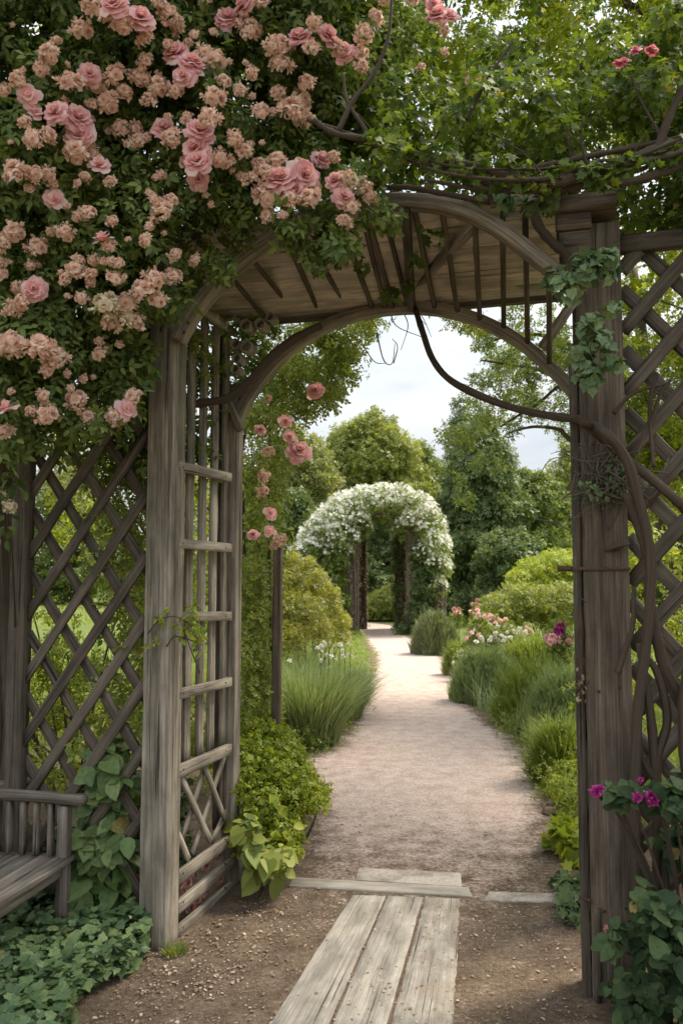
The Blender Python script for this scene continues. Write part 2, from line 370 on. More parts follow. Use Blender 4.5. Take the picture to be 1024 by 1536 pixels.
def full_tree(name, label, px, top_py, Y, wpx, n, size, mat, k=46, taper=2.2, tmpl=None, tr=.2, group=None, f=(.2, .36), bot=.0, depth=.6, cat='tree'):
    top = P(px, top_py, Y); rx = wpx / 2 * Y / F; t = thing(name, label, cat, [top[0], Y, 0], group)
    L = full_lobes(top[0], Y, top[2], rx, k, taper, f, bot)
    L += [(np.array([top[0], Y, top[2] * h]), np.array([rx * .6, rx * .6, top[2] * .2])) for h in ((.2, .5, .72) if bot < .3 else (.6, .75))]
    Pt, Nn = shell(L, n, depth, .4); ok = Pt[:, 2] > .02; Pt, Nn = Pt[ok], Nn[ok]
    scatter('crown', mat, Pt, Nn, size * rng.uniform(.6, 1.35, len(Pt)), tmpl or TWIG, t, droop=.35)
    mb = MB(); b = np.array([top[0], Y, -.1]); m = np.array([top[0], Y, top[2] * .9])
    stem(mb, [b, b * .6 + m * .4 + [rng.normal(0, tr * .5), 0, 0], m], tr, tr * .15, 20, 9, .05)
    for l in L[::4]: s = b + (m - b) * min(.9, max(.08, l[0][2] / top[2] - .12)); stem(mb, [s, s * .5 + l[0] * .5, l[0]], tr * .3, tr * .06, 10, 6)
    mb.build('trunk', M['bark'], t, smooth=True); return t
def shrub(name, label, cat, ells, n, size, mat, tmpl=QUAD, group=None, depth=.6, stems=6, up=.35, droop=.3, jitter=.7, part='foliage'):
    C = np.mean([e[0] for e in ells], axis=0); base = np.array([C[0], C[1], 0.])
    t = thing(name, label, cat, base, group)
    Pt, Nn = shell(ells, n, depth, .3); ok = Pt[:, 2] > .01; Pt, Nn = Pt[ok], Nn[ok]
    scatter(part, mat, Pt, Nn, size * rng.uniform(.65, 1.35, len(Pt)), tmpl, t, up=up, droop=droop, jitter=jitter)
    if stems:
        mb = MB()
        for i in range(stems):
            e = ells[i % len(ells)]; b = base + [*(rng.normal(0, .25, 2) * e[1][:2]), -.02]; top = e[0] + [*(rng.normal(0, .3, 2) * e[1][:2]), .5 * e[1][2]]
            stem(mb, [b, (b + top) / 2 + [*rng.normal(0, .03, 2), 0], top], .012, .004, 10, 6)
        mb.build('stem', M['bark'], t, smooth=True)
    return t
def blades(name, mat, base, length, width, lean, parent=None, loc=None, out_c=None, droop=.6):
    """arching strips growing from base points, leaning away from out_c"""
    n = len(base); base = np.asarray(base, float)
    h = rng.normal(0, .6, (n, 2)) + (nrm(base[:, :2] - out_c[None, :2]) * 1.0 if out_c is not None else 0); h = nrm(h)
    ln = (np.asarray(length) * np.ones(n)); le = np.asarray(lean) * np.ones(n) * rng.uniform(.3, 1.3, n)
    vs = np.array([0, .35, .7, 1.0]); wv = np.array([.7, 1, .75, .06]); V = np.zeros((n, 4, 2, 3))
    sd = np.stack([-h[:, 1], h[:, 0]], -1); a = rng.uniform(-.9, .9, n); sd = sd * np.cos(a)[:, None] + h * np.sin(a)[:, None]
    for i, v in enumerate(vs):
        z = ln * (v - droop * le * v * v); x = ln * le * (v * .5 + .5 * v * v)
        for s in (0, 1):
            w = (s - .5) * width * wv[i]
            V[:, i, s, :2] = base[:, :2] + h * x[:, None] + sd * (w * np.ones(n))[:, None]; V[:, i, s, 2] = base[:, 2] + z
    q = np.array([(0, 1, 3, 2), (2, 3, 5, 4), (4, 5, 7, 6)]); b = (np.arange(n) * 8)[:, None, None]
    return mk(name, V.reshape(-1, 3), [(q[None] + b).reshape(-1, 4)], mat, parent, loc)
def disc(c, rx, ry, n):
    a = rng.uniform(0, 2 * math.pi, n); r = np.sqrt(rng.random(n)); return np.stack([c[0] + rx * r * np.cos(a), c[1] + ry * r * np.sin(a), np.zeros(n)], -1)
def inpoly(pts, poly):
    x, y = pts[:, 0], pts[:, 1]; ins = np.zeros(len(pts), bool); poly = np.asarray(poly, float); j = len(poly) - 1
    for i in range(len(poly)):
        xi, yi, xj, yj = *poly[i], *poly[j]
        c = ((yi > y) != (yj > y)) & (x < (xj - xi) * (y - yi) / (yj - yi + 1e-12) + xi); ins ^= c; j = i
    return ins
def polypts(poly, n):
    poly = np.asarray(poly, float); lo, hi = poly.min(0), poly.max(0); o = np.zeros((0, 2))
    while len(o) < n:
        c = rng.uniform(lo, hi, (n * 2, 2)); o = np.concatenate([o, c[inpoly(c, poly)]])
    return o[:n]

# ------------------------------------------------------------------ blossoms
def petals(specs, nu=3, nv=4):
    """specs: azimuth, tilt, length, width, base radius, base height, cup"""
    Vs = []; Q = []; b = 0; us = np.linspace(-1, 1, nu); vs = np.linspace(0, 1, nv)
    for (az, ti, L, w, br, bz, cup) in specs:
        o = np.array([math.cos(az), math.sin(az), 0]); sdv = np.array([-math.sin(az), math.cos(az), 0]); r, z = br, bz; V = np.zeros((nv, nu, 3)); ph = rng.uniform(0, 6)
        for i, v in enumerate(vs):
            if i:
                t = ti * (.45 + .8 * v); r += math.sin(t) * L / (nv - 1); z += math.cos(t) * L / (nv - 1)
            ww = w * (.3 + 1.0 * math.sin(min(1, v * 1.05) * 2.25) * .78)
            for j, u in enumerate(us):
                V[i, j] = o * (r - cup * u * u * w) + sdv * u * ww + np.array([0, 0, z - .12 * L * v * u * u + .07 * L * v * math.sin(3 * u + ph)])
        Vs.append(V.reshape(-1, 3))
        for i in range(nv - 1):
            for j in range(nu - 1): Q.append((b + i * nu + j, b + i * nu + j + 1, b + (i + 1) * nu + j + 1, b + (i + 1) * nu + j))
        b += nv * nu
    return np.concatenate(Vs), np.array(Q)
GA = 2.39996
def cabbage(n=46):
    s = []
    for i in range(n):
        f = i / n; s.append((i * GA + rng.normal(0, .2), .12 + 1.55 * f ** .9 + rng.normal(0, .09), .42 + .42 * f + rng.normal(0, .05), .17 + .2 * f, .03 + .12 * f, .22 - .3 * f, .5))
    V, Q = petals(s); return V, Q
def pompon(n=78):
    s = []
    for i in range(n):
        f = i / n; ti = .1 + 2.25 * f + rng.normal(0, .22); s.append((i * GA + rng.normal(0, .4), ti, .62 + rng.normal(0, .13), .10 + rng.uniform(0, .08), .05 + .18 * math.sin(2.2 * f), .30 - .55 * f, .2))
    return petals(s, 3, 3)
def rosette(k=6):
    """a head made of several small ragged blossoms"""
    Vs = []; Qs = []; b = 0
    for i in range(k):
        V, Q = pompon(26) if i % 2 else cabbage(22)
        d = nrm(np.array([math.cos(i * GA * 1.6), math.sin(i * GA * 1.6), .35 + .5 * rng.random()])) if i else np.array([0, 0, 1.])
        z = d; x = nrm(np.cross(z, [.31, .7, .2])); y = np.cross(z, x); s = rng.uniform(.46, .62)
        V = (V[:, 0:1] * x + V[:, 1:2] * y + V[:, 2:3] * z) * s + d * .48
        Vs.append(V); Qs.append(Q + b); b += len(V)
    return np.concatenate(Vs), np.concatenate(Qs)
PROTO = {}
def protos(key, fn, mat, n=3):
    L = []
    for i in range(n):
        V, Q = fn(); me_o = mk('bloom', V, [Q], mat); me = me_o.data; me.polygons.foreach_set('use_smooth', np.ones(len(me.polygons), bool)); bpy.data.objects.remove(me_o); L.append(me)
    PROTO[key] = L
protos('p', cabbage, M['pink_petal'], 4); protos('b', rosette, M['peach_petal'], 5); protos('s', lambda: cabbage(40), M['salmon_petal'], 3)
protos('m', pompon, M['magenta_petal'], 2); protos('r', lambda: cabbage(26), M['rosy_petal'], 2); protos('c', rosette, M['cream_petal'], 2)
protos('w', lambda: cabbage(12), M['white_petal'], 3); protos('k', lambda: cabbage(16), M['pink_petal'], 3); protos('l', pompon, M['pink_petal'], 2)
def basis(ax):
    z = nrm(ax); x = nrm(np.cross(z, rng.normal(0, 1, 3))); return np.stack([x, np.cross(z, x), z], -1)
def bloom(parent, key, pos, r, ax=(0, -1, .35), name='bloom', jit=.35):
    from mathutils import Matrix
    o = bpy.data.objects.new(name, random.choice(PROTO[key])); COL.objects.link(o); o.parent = parent
    m = basis(np.asarray(ax, float) + rng.normal(0, jit, 3)) * r
    p = np.asarray(pos) - np.array(parent.location); mm = Matrix([[*map(float, m[i]), float(p[i])] for i in range(3)] + [[0, 0, 0, 1]])
    o.matrix_local = mm; return o
def bloom_mass(parent, items, name='bloom'):
    Vs = []; Qs = {}; b = 0
    for key, pos, r in items:
        me = random.choice(PROTO[key]); V = np.zeros(len(me.vertices) * 3); me.vertices.foreach_get('co', V); V = V.reshape(-1, 3)
        q = np.zeros(len(me.loops), np.int32); me.loops.foreach_get('vertex_index', q)
        Vs.append((V @ basis(np.array([0, -1, .35]) + rng.normal(0, .4, 3)).T) * r + pos); Qs.setdefault('q', []).append(q.reshape(-1, 4) + b); b += len(V)
    return mk(name, np.concatenate(Vs), [np.concatenate(Qs['q'])], M['peach_petal'], parent, smooth=True)


# ================================================================== SETTING
def sheet(name, xs, ys, z, mat, extra=None):
    X, Y = np.meshgrid(xs, ys, indexing='ij'); V = np.stack([X, Y, np.full_like(X, z)], -1).reshape(-1, 3); ny = len(ys)
    i, j = np.meshgrid(np.arange(len(xs) - 1), np.arange(ny - 1), indexing='ij')
    q = np.stack([i * ny + j, (i + 1) * ny + j, (i + 1) * ny + j + 1, i * ny + j + 1], -1).reshape(-1, 4)
    return mk(name, V, [q], mat)
tag(sheet('ground', np.linspace(-160, 160, 9), np.linspace(-40, 320, 9), 0, M['soil']), kind='structure')

# gravel path: left and right edge traced along the ground
Lp = [(300, 1700), (330, 1530), (380, 1420), (425, 1345), (448, 1275), (468, 1200), (448, 1142), (505, 1112), (540, 1060), (556, 1010), (562, 985), (545, 957), (530, 942), (500, 934), (430, 930)]
Rp = [(960, 1700), (925, 1530), (885, 1420), (850, 1345), (840, 1275), (820, 1200), (800, 1142), (770, 1104), (715, 1070), (690, 1020), (668, 990), (640, 972), (618, 958), (600, 941), (560, 934)]
Le = spline([G(*p) for p in Lp], 120); Re = spline([G(*p) for p in Rp], 120)
nc = 15; us = np.linspace(-.08, 1.08, nc)
V = []; wear = []
for a, b in zip(Le, Re):
    for u in us:
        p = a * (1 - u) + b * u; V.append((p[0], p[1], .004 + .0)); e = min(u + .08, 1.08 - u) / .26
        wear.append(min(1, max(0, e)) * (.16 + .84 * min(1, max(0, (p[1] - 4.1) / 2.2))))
n = len(Le); i, j = np.meshgrid(np.arange(n - 1), np.arange(nc - 1), indexing='ij')
q = np.stack([i * nc + j, i * nc + j + 1, (i + 1) * nc + j + 1, (i + 1) * nc + j], -1).reshape(-1, 4)
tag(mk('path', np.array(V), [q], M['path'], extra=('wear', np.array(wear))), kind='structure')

def worn():
    m = M['walk_wood'].copy(); m.name = 'worn_board'; nt = m.node_tree; p = next(n for n in nt.nodes if n.type == 'BSDF_PRINCIPLED'); c = p.inputs['Base Color'].links[0].from_socket
    tc = N(nt, 'ShaderNodeTexCoord'); g1 = noise(nt, tc.outputs['Object'], 7, 6, .7); g2 = noise(nt, tc.outputs['Object'], 130, 3, .7)
    f = ramp(nt, [(.44, (0, 0, 0)), (.60, (1, 1, 1))], g1); grit = ramp(nt, [(.35, (.12, .09, .065)), (.6, (.34, .28, .225))], g2)
    nt.links.new(mixc(nt, math_n(nt, 'MULTIPLY', f, .75), c, grit), p.inputs['Base Color']); return m
M['worn_board'] = worn()
# loose litter on the ground near the arch: grit, chips and fallen petals
def flakes(name, mat, n, sz, poly, z=.006, flat=.35, fall=1.0):
    pts = polypts(poly, n); g = np.array([G(*p) for p in pts]); g[:, 2] = z
    T = tm([(1, 0, 0), (.2, .9, .1), (-.8, .5, 0), (-.6, -.7, .08), (.4, -.8, 0), (0, 0, .7)], [[(0, 1, 5), (1, 2, 5), (2, 3, 5), (3, 4, 5), (4, 0, 5)]])
    s = sz * rng.lognormal(0, .45, n); a = rng.uniform(0, 6.28, n); ca, sa = np.cos(a), np.sin(a)
    ax = rng.uniform(.5, 1.2, (n, 2)); V0 = T[0]
    x = V0[None, :, 0] * ax[:, :1]; y = V0[None, :, 1] * ax[:, 1:]
    V = np.stack([g[:, :1] + s[:, None] * (x * ca[:, None] - y * sa[:, None]), g[:, 1:2] + s[:, None] * (x * sa[:, None] + y * ca[:, None]), z + s[:, None] * V0[None, :, 2] * flat * 2 * rng.uniform(.4, 1.2, (n, 1)) + 0 * x], -1)
    f = T[1][0]; return tag(mk(name, V.reshape(-1, 3), [(f[None] + (np.arange(n) * 6)[:, None, None]).reshape(-1, 3)], mat), kind='stuff')
near = [(120, 1536), (215, 1440), (360, 1350), (450, 1320), (470, 1200), (810, 1200), (845, 1340), (880, 1440), (900, 1560), (100, 1560)]
tag(flakes('gravel', M['brown_stone'], 8000, .0032, near), 'scattered brown grit and bark chips on the soil under the wooden arch', 'gravel')
tag(flakes('pebbles', M['stone'], 4200, .0032, [(430, 1400), (470, 1130), (520, 1090), (760, 1090), (830, 1230), (850, 1420)]), 'pale loose pebbles scattered over the gravel path', 'gravel')
fl = [(270, 1420), (360, 1355), (430, 1340), (450, 1400), (330, 1500), (200, 1520), (215, 1440)]
fp = polypts(fl, 420); fp2 = polypts(near, 800); gp = np.array([G(*p) for p in np.concatenate([fp, fp2])]); gp[:, 2] = .012
tag(scatter('fallen_petals', leaf_mat('fallen_petal', [(0, (.20, .13, .08)), (.5, (.33, .235, .165)), (1, (.56, .44, .34))], trans=.1, rough=.8), gp, np.tile([0, 0, 1.], (len(gp), 1)), .011 * rng.lognormal(0, .4, len(gp)), OVAL, jitter=.3, up=1, droop=0),
    'dry fallen petals and leaf bits on the soil beside the side panel', 'fallen petals', kind='stuff')

# walkway boards and slabs sunk into the ground
def slab(name, label, cat, corners, z, mat, group=None, cracks=0, nu=9, nv=30, rag=.0012):
    """a flat board: corners near-left, near-right, far-right, far-left in the picture"""
    a, b, c, d = [G(*p, z=z) for p in corners]; V = []; gr = []; sd = rng.uniform(0, 30)
    wl, ln = np.linalg.norm(b - a), np.linalg.norm(d - a); us = np.linspace(0, 1, nu); us[1] = .006 / wl; us[-2] = 1 - .006 / wl; vv = np.linspace(0, 1, nv); vv[1] = .006 / ln; vv[-2] = 1 - .006 / ln; warp = rng.normal(0, .0025, nv)
    for j, v in enumerate(vv):
        l, r = a * (1 - v) + d * v, b * (1 - v) + c * v
        for i, u in enumerate(us):
            p = l * (1 - u) + r * u; k = 1 if i in (0, nu - 1) or j in (0, nv - 1) else 0
            p = p + [rng.normal(0, rag * k), rng.normal(0, rag * k), rng.normal(0, .0006) + warp[j] * .4 - (.004 * k)]
            V.append(p); gr.append((u * wl + sd, sd, v * ln) if ln > wl else (v * ln + sd, sd, u * wl))
    V = np.array(V); i, j = np.meshgrid(np.arange(nv - 1), np.arange(nu - 1), indexing='ij')
    q = np.stack([i * nu + j, i * nu + j + 1, (i + 1) * nu + j + 1, (i + 1) * nu + j], -1).reshape(-1, 4)
    ring = [*range(nu), *[k * nu + nu - 1 for k in range(1, nv)], *[(nv - 1) * nu + k for k in range(nu - 2, -1, -1)], *[k * nu for k in range(nv - 2, 0, -1)]]
    B = V[ring].copy(); B[:, 2] = -.03; m = len(ring); k = np.arange(m); sk = np.stack([np.array(ring)[k], len(V) + k, len(V) + (k + 1) % m, np.array(ring)[(k + 1) % m]], -1)
    gr = np.concatenate([np.array(gr), np.array(gr)[ring] + [0, .03, 0]])
    loc = [*((a + c) / 2)[:2], 0]
    o = mk(name, np.concatenate([V, B]), [q, sk], mat, None, loc, gr)
    return tag(o, label, cat, group, 'thing')
slab('walkway_board', 'pale weathered plank forming the left side of the narrow walkway', 'board', [(312, 1680), (428, 1680), (578, 1343), (528, 1341)], .011, M['walk_wood'], 'walkway boards')
slab('walkway_board', 'cracked weathered plank running up the middle of the walkway', 'board', [(434, 1680), (538, 1680), (634, 1345), (581, 1343)], .010, M['walk_wood'], 'walkway boards')
slab('walkway_board', 'gritty worn board half buried on the right side of the walkway', 'board', [(545, 1680), (672, 1680), (690, 1348), (638, 1345)], .008, M['worn_board'], 'walkway boards', rag=.003, nv=70)
slab('threshold_board', 'long pale board crossing the path at the end of the walkway', 'board', [(432, 1328), (708, 1344), (703, 1330), (440, 1315)], .015, M['walk_wood'], nu=24, nv=6)
slab('paving_slab', 'short pale slab lying behind the long threshold board', 'paving slab', [(532, 1319), (692, 1329), (691, 1309), (537, 1301)], .012, M['stone'], nu=12, nv=8)
slab('threshold_board', 'short worn board half buried near the right edge of the path', 'board', [(722, 1350), (838, 1352), (832, 1340), (735, 1337)], .012, M['stone'], nu=14, nv=5, rag=.007)
def rock(label, px, py, r, mat=M['stone'], flat=.55):
    p = G(px, py); u, v = np.meshgrid(np.linspace(0, 2 * math.pi, 12, endpoint=False), np.linspace(.05, math.pi - .05, 8), indexing='ij')
    w = 1 + .18 * np.sin(3 * u + p[0] * 9) * np.sin(v) + .12 * np.cos(5 * v + u)
    V = np.stack([r * w * np.sin(v) * np.cos(u) * 1.2, r * w * np.sin(v) * np.sin(u) * .8, r * flat * w * np.cos(v)], -1).reshape(-1, 3) + p + [0, 0, r * flat * .5]
    i, j = np.meshgrid(np.arange(12), np.arange(7), indexing='ij'); i2 = (i + 1) % 12
    q = np.stack([i * 8 + j, i * 8 + j + 1, i2 * 8 + j + 1, i2 * 8 + j], -1).reshape(-1, 4)
    tag(mk('stone', V, [q], mat, None, p), label, 'stone')
rock('flat pale stone at the right edge of the gravel path', 795, 1160, .05, flat=.5)
rock('reddish brown stone under the lime plant at the path edge', 824, 1222, .045, M['brown_stone'], .8)
rock('small buff stone above the reddish one at the path edge', 830, 1206, .04, M['stone'], .6)

# ================================================================== ARBOR
arb = thing('garden_arbor', 'weathered timber arbor with double arch rails and slatted roof over the path', 'arbor', A0)
def part(name, mat, fn, parent=arb, smooth=False):
    mb = MB(); fn(mb); return mb.build(name, mat, parent, smooth=smooth)
UP = np.array([0, 0, 1.])
PD = .135
def post(mb, s, t, w, d, z0, z1, jit=.0010, c=.006): board(mb, W3(s, t, z0), W3(s, t, z1), w, d, AX, n=40, jit=jit, c=c)
post_l = part('post', M['wood'], lambda mb: post(mb, -PD / 2, PD / 2, PD, PD, -.05, 3.35))
part('post', M['wood'], lambda mb: post(mb, -PD + .012, .17, .04, .07, .6, 3.35))
part('post', M['wood'], lambda mb: post(mb, -.04, TR + .045, .075, .09, -.05, 2.75))
part('post', M['wood_dark'], lambda mb: post(mb, -.085, TR - .02, .05, .05, .3, 3.1))
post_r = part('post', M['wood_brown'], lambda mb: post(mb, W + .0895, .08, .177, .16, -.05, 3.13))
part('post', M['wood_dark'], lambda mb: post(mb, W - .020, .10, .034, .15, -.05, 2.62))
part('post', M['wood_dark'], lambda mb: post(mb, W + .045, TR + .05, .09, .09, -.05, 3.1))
# arches
fa = [(268, 512), (279, 490), (297, 462), (325, 428), (362, 392), (405, 360), (455, 331), (510, 312), (560, 305), (605, 303), (660, 308), (712, 324), (757, 350), (795, 380), (826, 404), (856, 428)]
part('arch_rail', M['wood'], lambda mb: mb.sweep(spline([HT(x, y, .01) for x, y in fa], 60), rect(.058, .085, .006), AX, jit=.0007))
ra = [(352, 640), (362, 615), (378, 588), (405, 553), (440, 520), (487, 490), (540, 471), (590, 463), (630, 462), (680, 469), (730, 486), (780, 514), (820, 547), (850, 578), (874, 610), (890, 640)]
part('arch_rail', M['wood'], lambda mb: mb.sweep(spline([HT(x, y, TR + .03) for x, y in ra], 60), rect(.062, .07, .006), AX, jit=.0007))
part('arch_rail', M['vine_bark'], lambda mb: stem(mb, [HT(x, y, TR * .5) for x, y in [(284, 607), (318, 603), (345, 596), (372, 575), (395, 548), (425, 520), (460, 498), (482, 488)]], .024, .02, 30), smooth=True)
# spindles joining the two arches
sp = [((346, 415), (395, 474)), ((376, 386), (431, 455)), ((426, 350), (476, 462)), ((447, 343), (518, 456)), ((505, 318), (558, 462)), ((540, 312), (578, 462)), ((548, 310), (589, 462)), ((573, 307), (611, 458)),
      ((619, 306), (652, 462)), ((662, 312), (686, 468)), ((712, 328), (719, 480)), ((753, 314), (755, 492)), ((787, 323), (791, 515)), ((823, 408), (823, 545))]
for a, b in sp:
    part('spindle', M['wood_dark'], lambda mb: mb.sweep(lin(HT(*a, .03), HT(*b, TR + .01), 8), circ(.0135, 8), AX, jit=.0008))
part('spindle', M['wood_dark'], lambda mb: board(mb, HT(608, 310, .0), HT(617, 465, TR - .02), .036, .03, AX))
part('brace', M['wood'], lambda mb: board(mb, HT(716, 332, .08), HT(622, 430, TR - .08), .045, .04, AX))
part('brace', M['wood'], lambda mb: board(mb, HT(860, 452, TR - .02), HT(812, 522, TR - .02), .045, .045, AX))
part('brace', M['wood'], lambda mb: board(mb, HT(340, 595, TR - .01), HT(362, 645, TR - .01), .035, .05, AX))
# roof boards, seen from beneath
t0, t1, z0, z1 = .06, .86, 3.33, 3.13
roof = bpy.data.objects.new('roof', None)
mb = MB(); nb = 7; s0, s1 = -.20, W - .06
for i in range(nb):
    ta, tb = t0 + (t1 - t0) * i / nb, t0 + (t1 - t0) * (i + 1) / nb - .006
    za, zb = z0 + (z1 - z0) * i / nb, z0 + (z1 - z0) * (i + 1) / nb; tm_, zm = (ta + tb) / 2, (za + zb) / 2 + .001 * i
    up = nrm(AX * (z0 - z1) + UP * (t1 - t0)); board(mb, W3(s0 + rng.uniform(-.02, .02), tm_, zm), W3(s1 + rng.uniform(-.02, .02), tm_, zm), np.hypot(tb - ta, zb - za), .018, up, n=24, jit=.001)
roof = mb.build('roof', M['plank_pale'], arb)
def rb(name, mat, fn): return part(name, mat, fn, roof)
rb('beam', M['wood_dark'], lambda mb: board(mb, W3(-.06, t1 + .03, z1 - .005), W3(s1, t1 + .03, z1 - .005), .05, .04, UP))
rb('beam', M['wood'], lambda mb: board(mb, HT(735, 301, -.09), HT(838, 293, -.09), .05, .05, UP))
# stepped block on top of the right post
for (xa, xb, ya, yb, tt) in ((832, 924, 294, 317, -.05), (834, 886, 320, 345, -.03), (838, 886, 348, 386, -.02)):
    a, b, c = HT(xa, ya, tt), HT(xb, ya, tt), HT(xa, yb, tt); zc, hh = (a[2] + c[2]) / 2, a[2] - c[2]; s_a, s_b = ST(a)[0], ST(b)[0]
    part('post_block', M['wood_brown'], lambda mb: board(mb, W3(s_a, tt + .11, zc), W3(s_b, tt + .11, zc), .22, hh, UP, n=6))
# side panel between the left posts
def sheet_pt(px, py, s=0.0): return HS(px, py, s)
panel = MB()
ts = np.linspace(PD + .03, TR - .035, 5)
sl0 = None
side = None
frame = MB(); board(frame, W3(-.05, PD + .005, 3.05), W3(-.05, TR, 3.05), .04, .05, UP); side = frame.build('side_panel', M['wood'], arb)
for i, t in enumerate(ts):
    zb = sheet_pt(300, 1138)[2]; part('slat', M['wood'], lambda mb: mb.sweep(lin(W3(-.060 + rng.normal(0, .003), t, zb - .02), W3(-.060, t + rng.normal(0, .004), 3.02), 26), rect(.022, .066, .003), AX, jit=.0009), side)
for k, (ya, yb) in enumerate(((700, 716), (815, 822), (925, 924), (1041, 1023), (1156, 1124), (1314, 1256), (1358, 1292), (1396, 1328))):
    a, b = HS(270, ya, -.015), HS(343 if k < 5 else 349, yb, -.015); dd = b - a; a = a - dd * .06; b = b + dd * (.02 if k < 5 else .06)
    part('rail', M['wood_grey'], lambda mb: board(mb, a, b, .03, .048 if k < 4 else .056, UP, n=10, c=.003), side)
for a, b, ss in (((272, 1166), (316, 1262), -.03), ((305, 1145), (337, 1228), -.03), ((272, 1262), (307, 1150), -.05), ((288, 1280), (338, 1130), -.05), ((262, 1240), (283, 1290), -.03), ((318, 1262), (345, 1205), -.05)):
    part('lattice_strip', M['wood_grey'], lambda mb: board(mb, HS(*a, ss), HS(*b, ss), .014, .034, nrm(np.cross(UX, HS(*b, ss) - HS(*a, ss))), n=6, c=.002), side)
def nail(p, nrm_, parent, r=.0055): part('nail', M['iron'], lambda mb: mb.sweep(lin(p - nrm_ * .006, p + nrm_ * .0035, 3), circ(r, 8), UP if abs(nrm_[2]) < .9 else AX, scale=[1, 1, .6]), parent)
for k, (ya, yb) in enumerate(((700, 716), (815, 822), (925, 924), (1041, 1023), (1156, 1124), (1314, 1256), (1358, 1292), (1396, 1328))):
    a, b = HS(270, ya, 0), HS(343, yb, 0)
    for f in (.06, .93): nail(a * (1 - f) + b * f, UX, side)
for px, py in ((282, 484), (276, 498), (842, 415), (850, 424), (250, 480)): nail(HT(px, py, -.036), -AX, arb, .007)
for z in (.35, 1.2, 2.2): nail(W3(W + .05, -.002, z), -AX, post_r, .006); nail(W3(W + .13, -.002, z + .02), -AX, post_r, .006)
# hollow stem rings wedged under the left haunch of the arch
for (x, y, r) in ((367, 487, 10), (389, 485, 9), (404, 475, 7), (368, 519, 10), (352, 515, 8), (354, 537, 7.5), (352, 553, 7)):
    c = HT(x, y, TR * .55); r = r * c[1] / F; mbx = MB(); k = 16; pr = circ(r, k); pi_ = circ(r * .74, k)[::-1]
    V = np.concatenate([np.array([c + p[0] * UX + p[1] * UP + t * AX for p in circ(rr, k)]) for rr, t in ((r, 0), (r, .09), (r * .76, .09), (r * .76, 0))])
    idx = np.arange(k); q = np.concatenate([np.stack([a * k + idx, a * k + (idx + 1) % k, (a + 1) % 4 * k + (idx + 1) % k, (a + 1) % 4 * k + idx], -1) for a in range(4)])
    mk('hollow_stem', V, [q], M['wood_grey'], arb, grain=V * [1, 1, .5])
# iron strap, bolt and knot on the right post
zst = HT(900, 853, -.002)[2]
strap = part('iron_strap', M['iron'], lambda mb: mb.sweep([W3(s, t, zst) for s, t in ((W - .041, .17), (W - .041, -.004), (W + .182, -.004), (W + .182, .165))], rect(.004, .016, .001), UP), post_r)
part('bolt', M['iron'], lambda mb: mb.sweep(lin(W3(W - .035, .06, zst), W3(W - .10, .055, zst + .002), 5), circ(.011, 8), UP, scale=[1, 1, 1, 1, 1.35]), post_r)
kn = HT(922, 820, -.005)
part('branch_stub', M['wood_dark'], lambda mb: (stem(mb, [kn + [-.03, .02, -.012], kn + [-.005, -.015, 0], kn + [.022, -.03, .006]], .011, .008, 8), stem(mb, [kn + [.0, .02, -.014], kn + [.02, -.02, .004], kn + [.05, -.03, .012]], .013, .007, 8)), post_r, True)
part('iron_strap', M['iron'], lambda mb: mb.sweep(lin(HT(868, 1345, -.002) , HT(886, 1352, -.012), 4), rect(.012, .014, .002), AX), post_r)
part('split_board', M['wood_brown'], lambda mb: mb.sweep(lin(W3(W + .02, -.008, 0.0), W3(W + .028, -.006, .36), 8), rect(.02, .014, .004), AX, jit=.001), post_r)

# ================================================================== TRELLISES
def lattice(label, s0, s1, z0, z1, t, mat, group, k=1.15, step=.262, sw=.052, posts=()):
    ctr = W3((s0 + s1) / 2, t, 0); o = thing('lattice_trellis', label, 'trellis', ctr, group)
    for dirn, tt in ((1, t - .012), (-1, t + .012)):
        kk = k * dirn; cs = np.arange(z0 - abs(k) * (s1 - s0) * 2 - 6, z1 + 6, step) + (.09 if dirn > 0 else .02)
        for c in cs:
            pts = []
            for s in (s0, s1):
                z = kk * (s - s0) + c
                if z0 <= z <= z1: pts.append((s, z))
            for z in (z0, z1):
                s = s0 + (z - c) / kk
                if s0 < s < s1: pts.append((s, z))
            if len(pts) == 2 and abs(pts[0][0] - pts[1][0]) > .06:
                a, b = [W3(s, tt + rng.normal(0, .002), z) for s, z in sorted(pts)]
                part('lattice_strip', mat, lambda mb: board(mb, a, b, sw * rng.uniform(.92, 1.05), .016, AX, n=12, jit=.0012, c=.003), o)
    for (s, w, za, zb, tt) in posts:
        part('frame_post', mat, lambda mb: board(mb, W3(s, tt, za), W3(s, tt, zb), w, .07, AX, n=30), o)
    return o
sL = ST(HT(40, 900, .05))[0]; sl = sL
lattice('brown diagonal lattice trellis between the bench and the left post', sL, -PD - .012, .18, 2.75, .06, M['wood_dark'], 'lattice trellises', k=1.4, step=.30, sw=.05, posts=((sL - .03, .085, -.05, 2.85, .05), (-PD - .01, .03, .2, 2.7, .09)))
zt = HT(980, 362, .06)[2]
lt = lattice('dark diagonal lattice trellis to the right of the stout brown post', W + .183, W + 1.25, .3, zt - .03, .075, M['wood_dark'], 'lattice trellises', step=.262, sw=.06)
part('top_rail', M['wood_dark'], lambda mb: board(mb, W3(W + .16, .07, zt), W3(W + 1.3, .07, zt + .01), .05, .075, UP), lt)

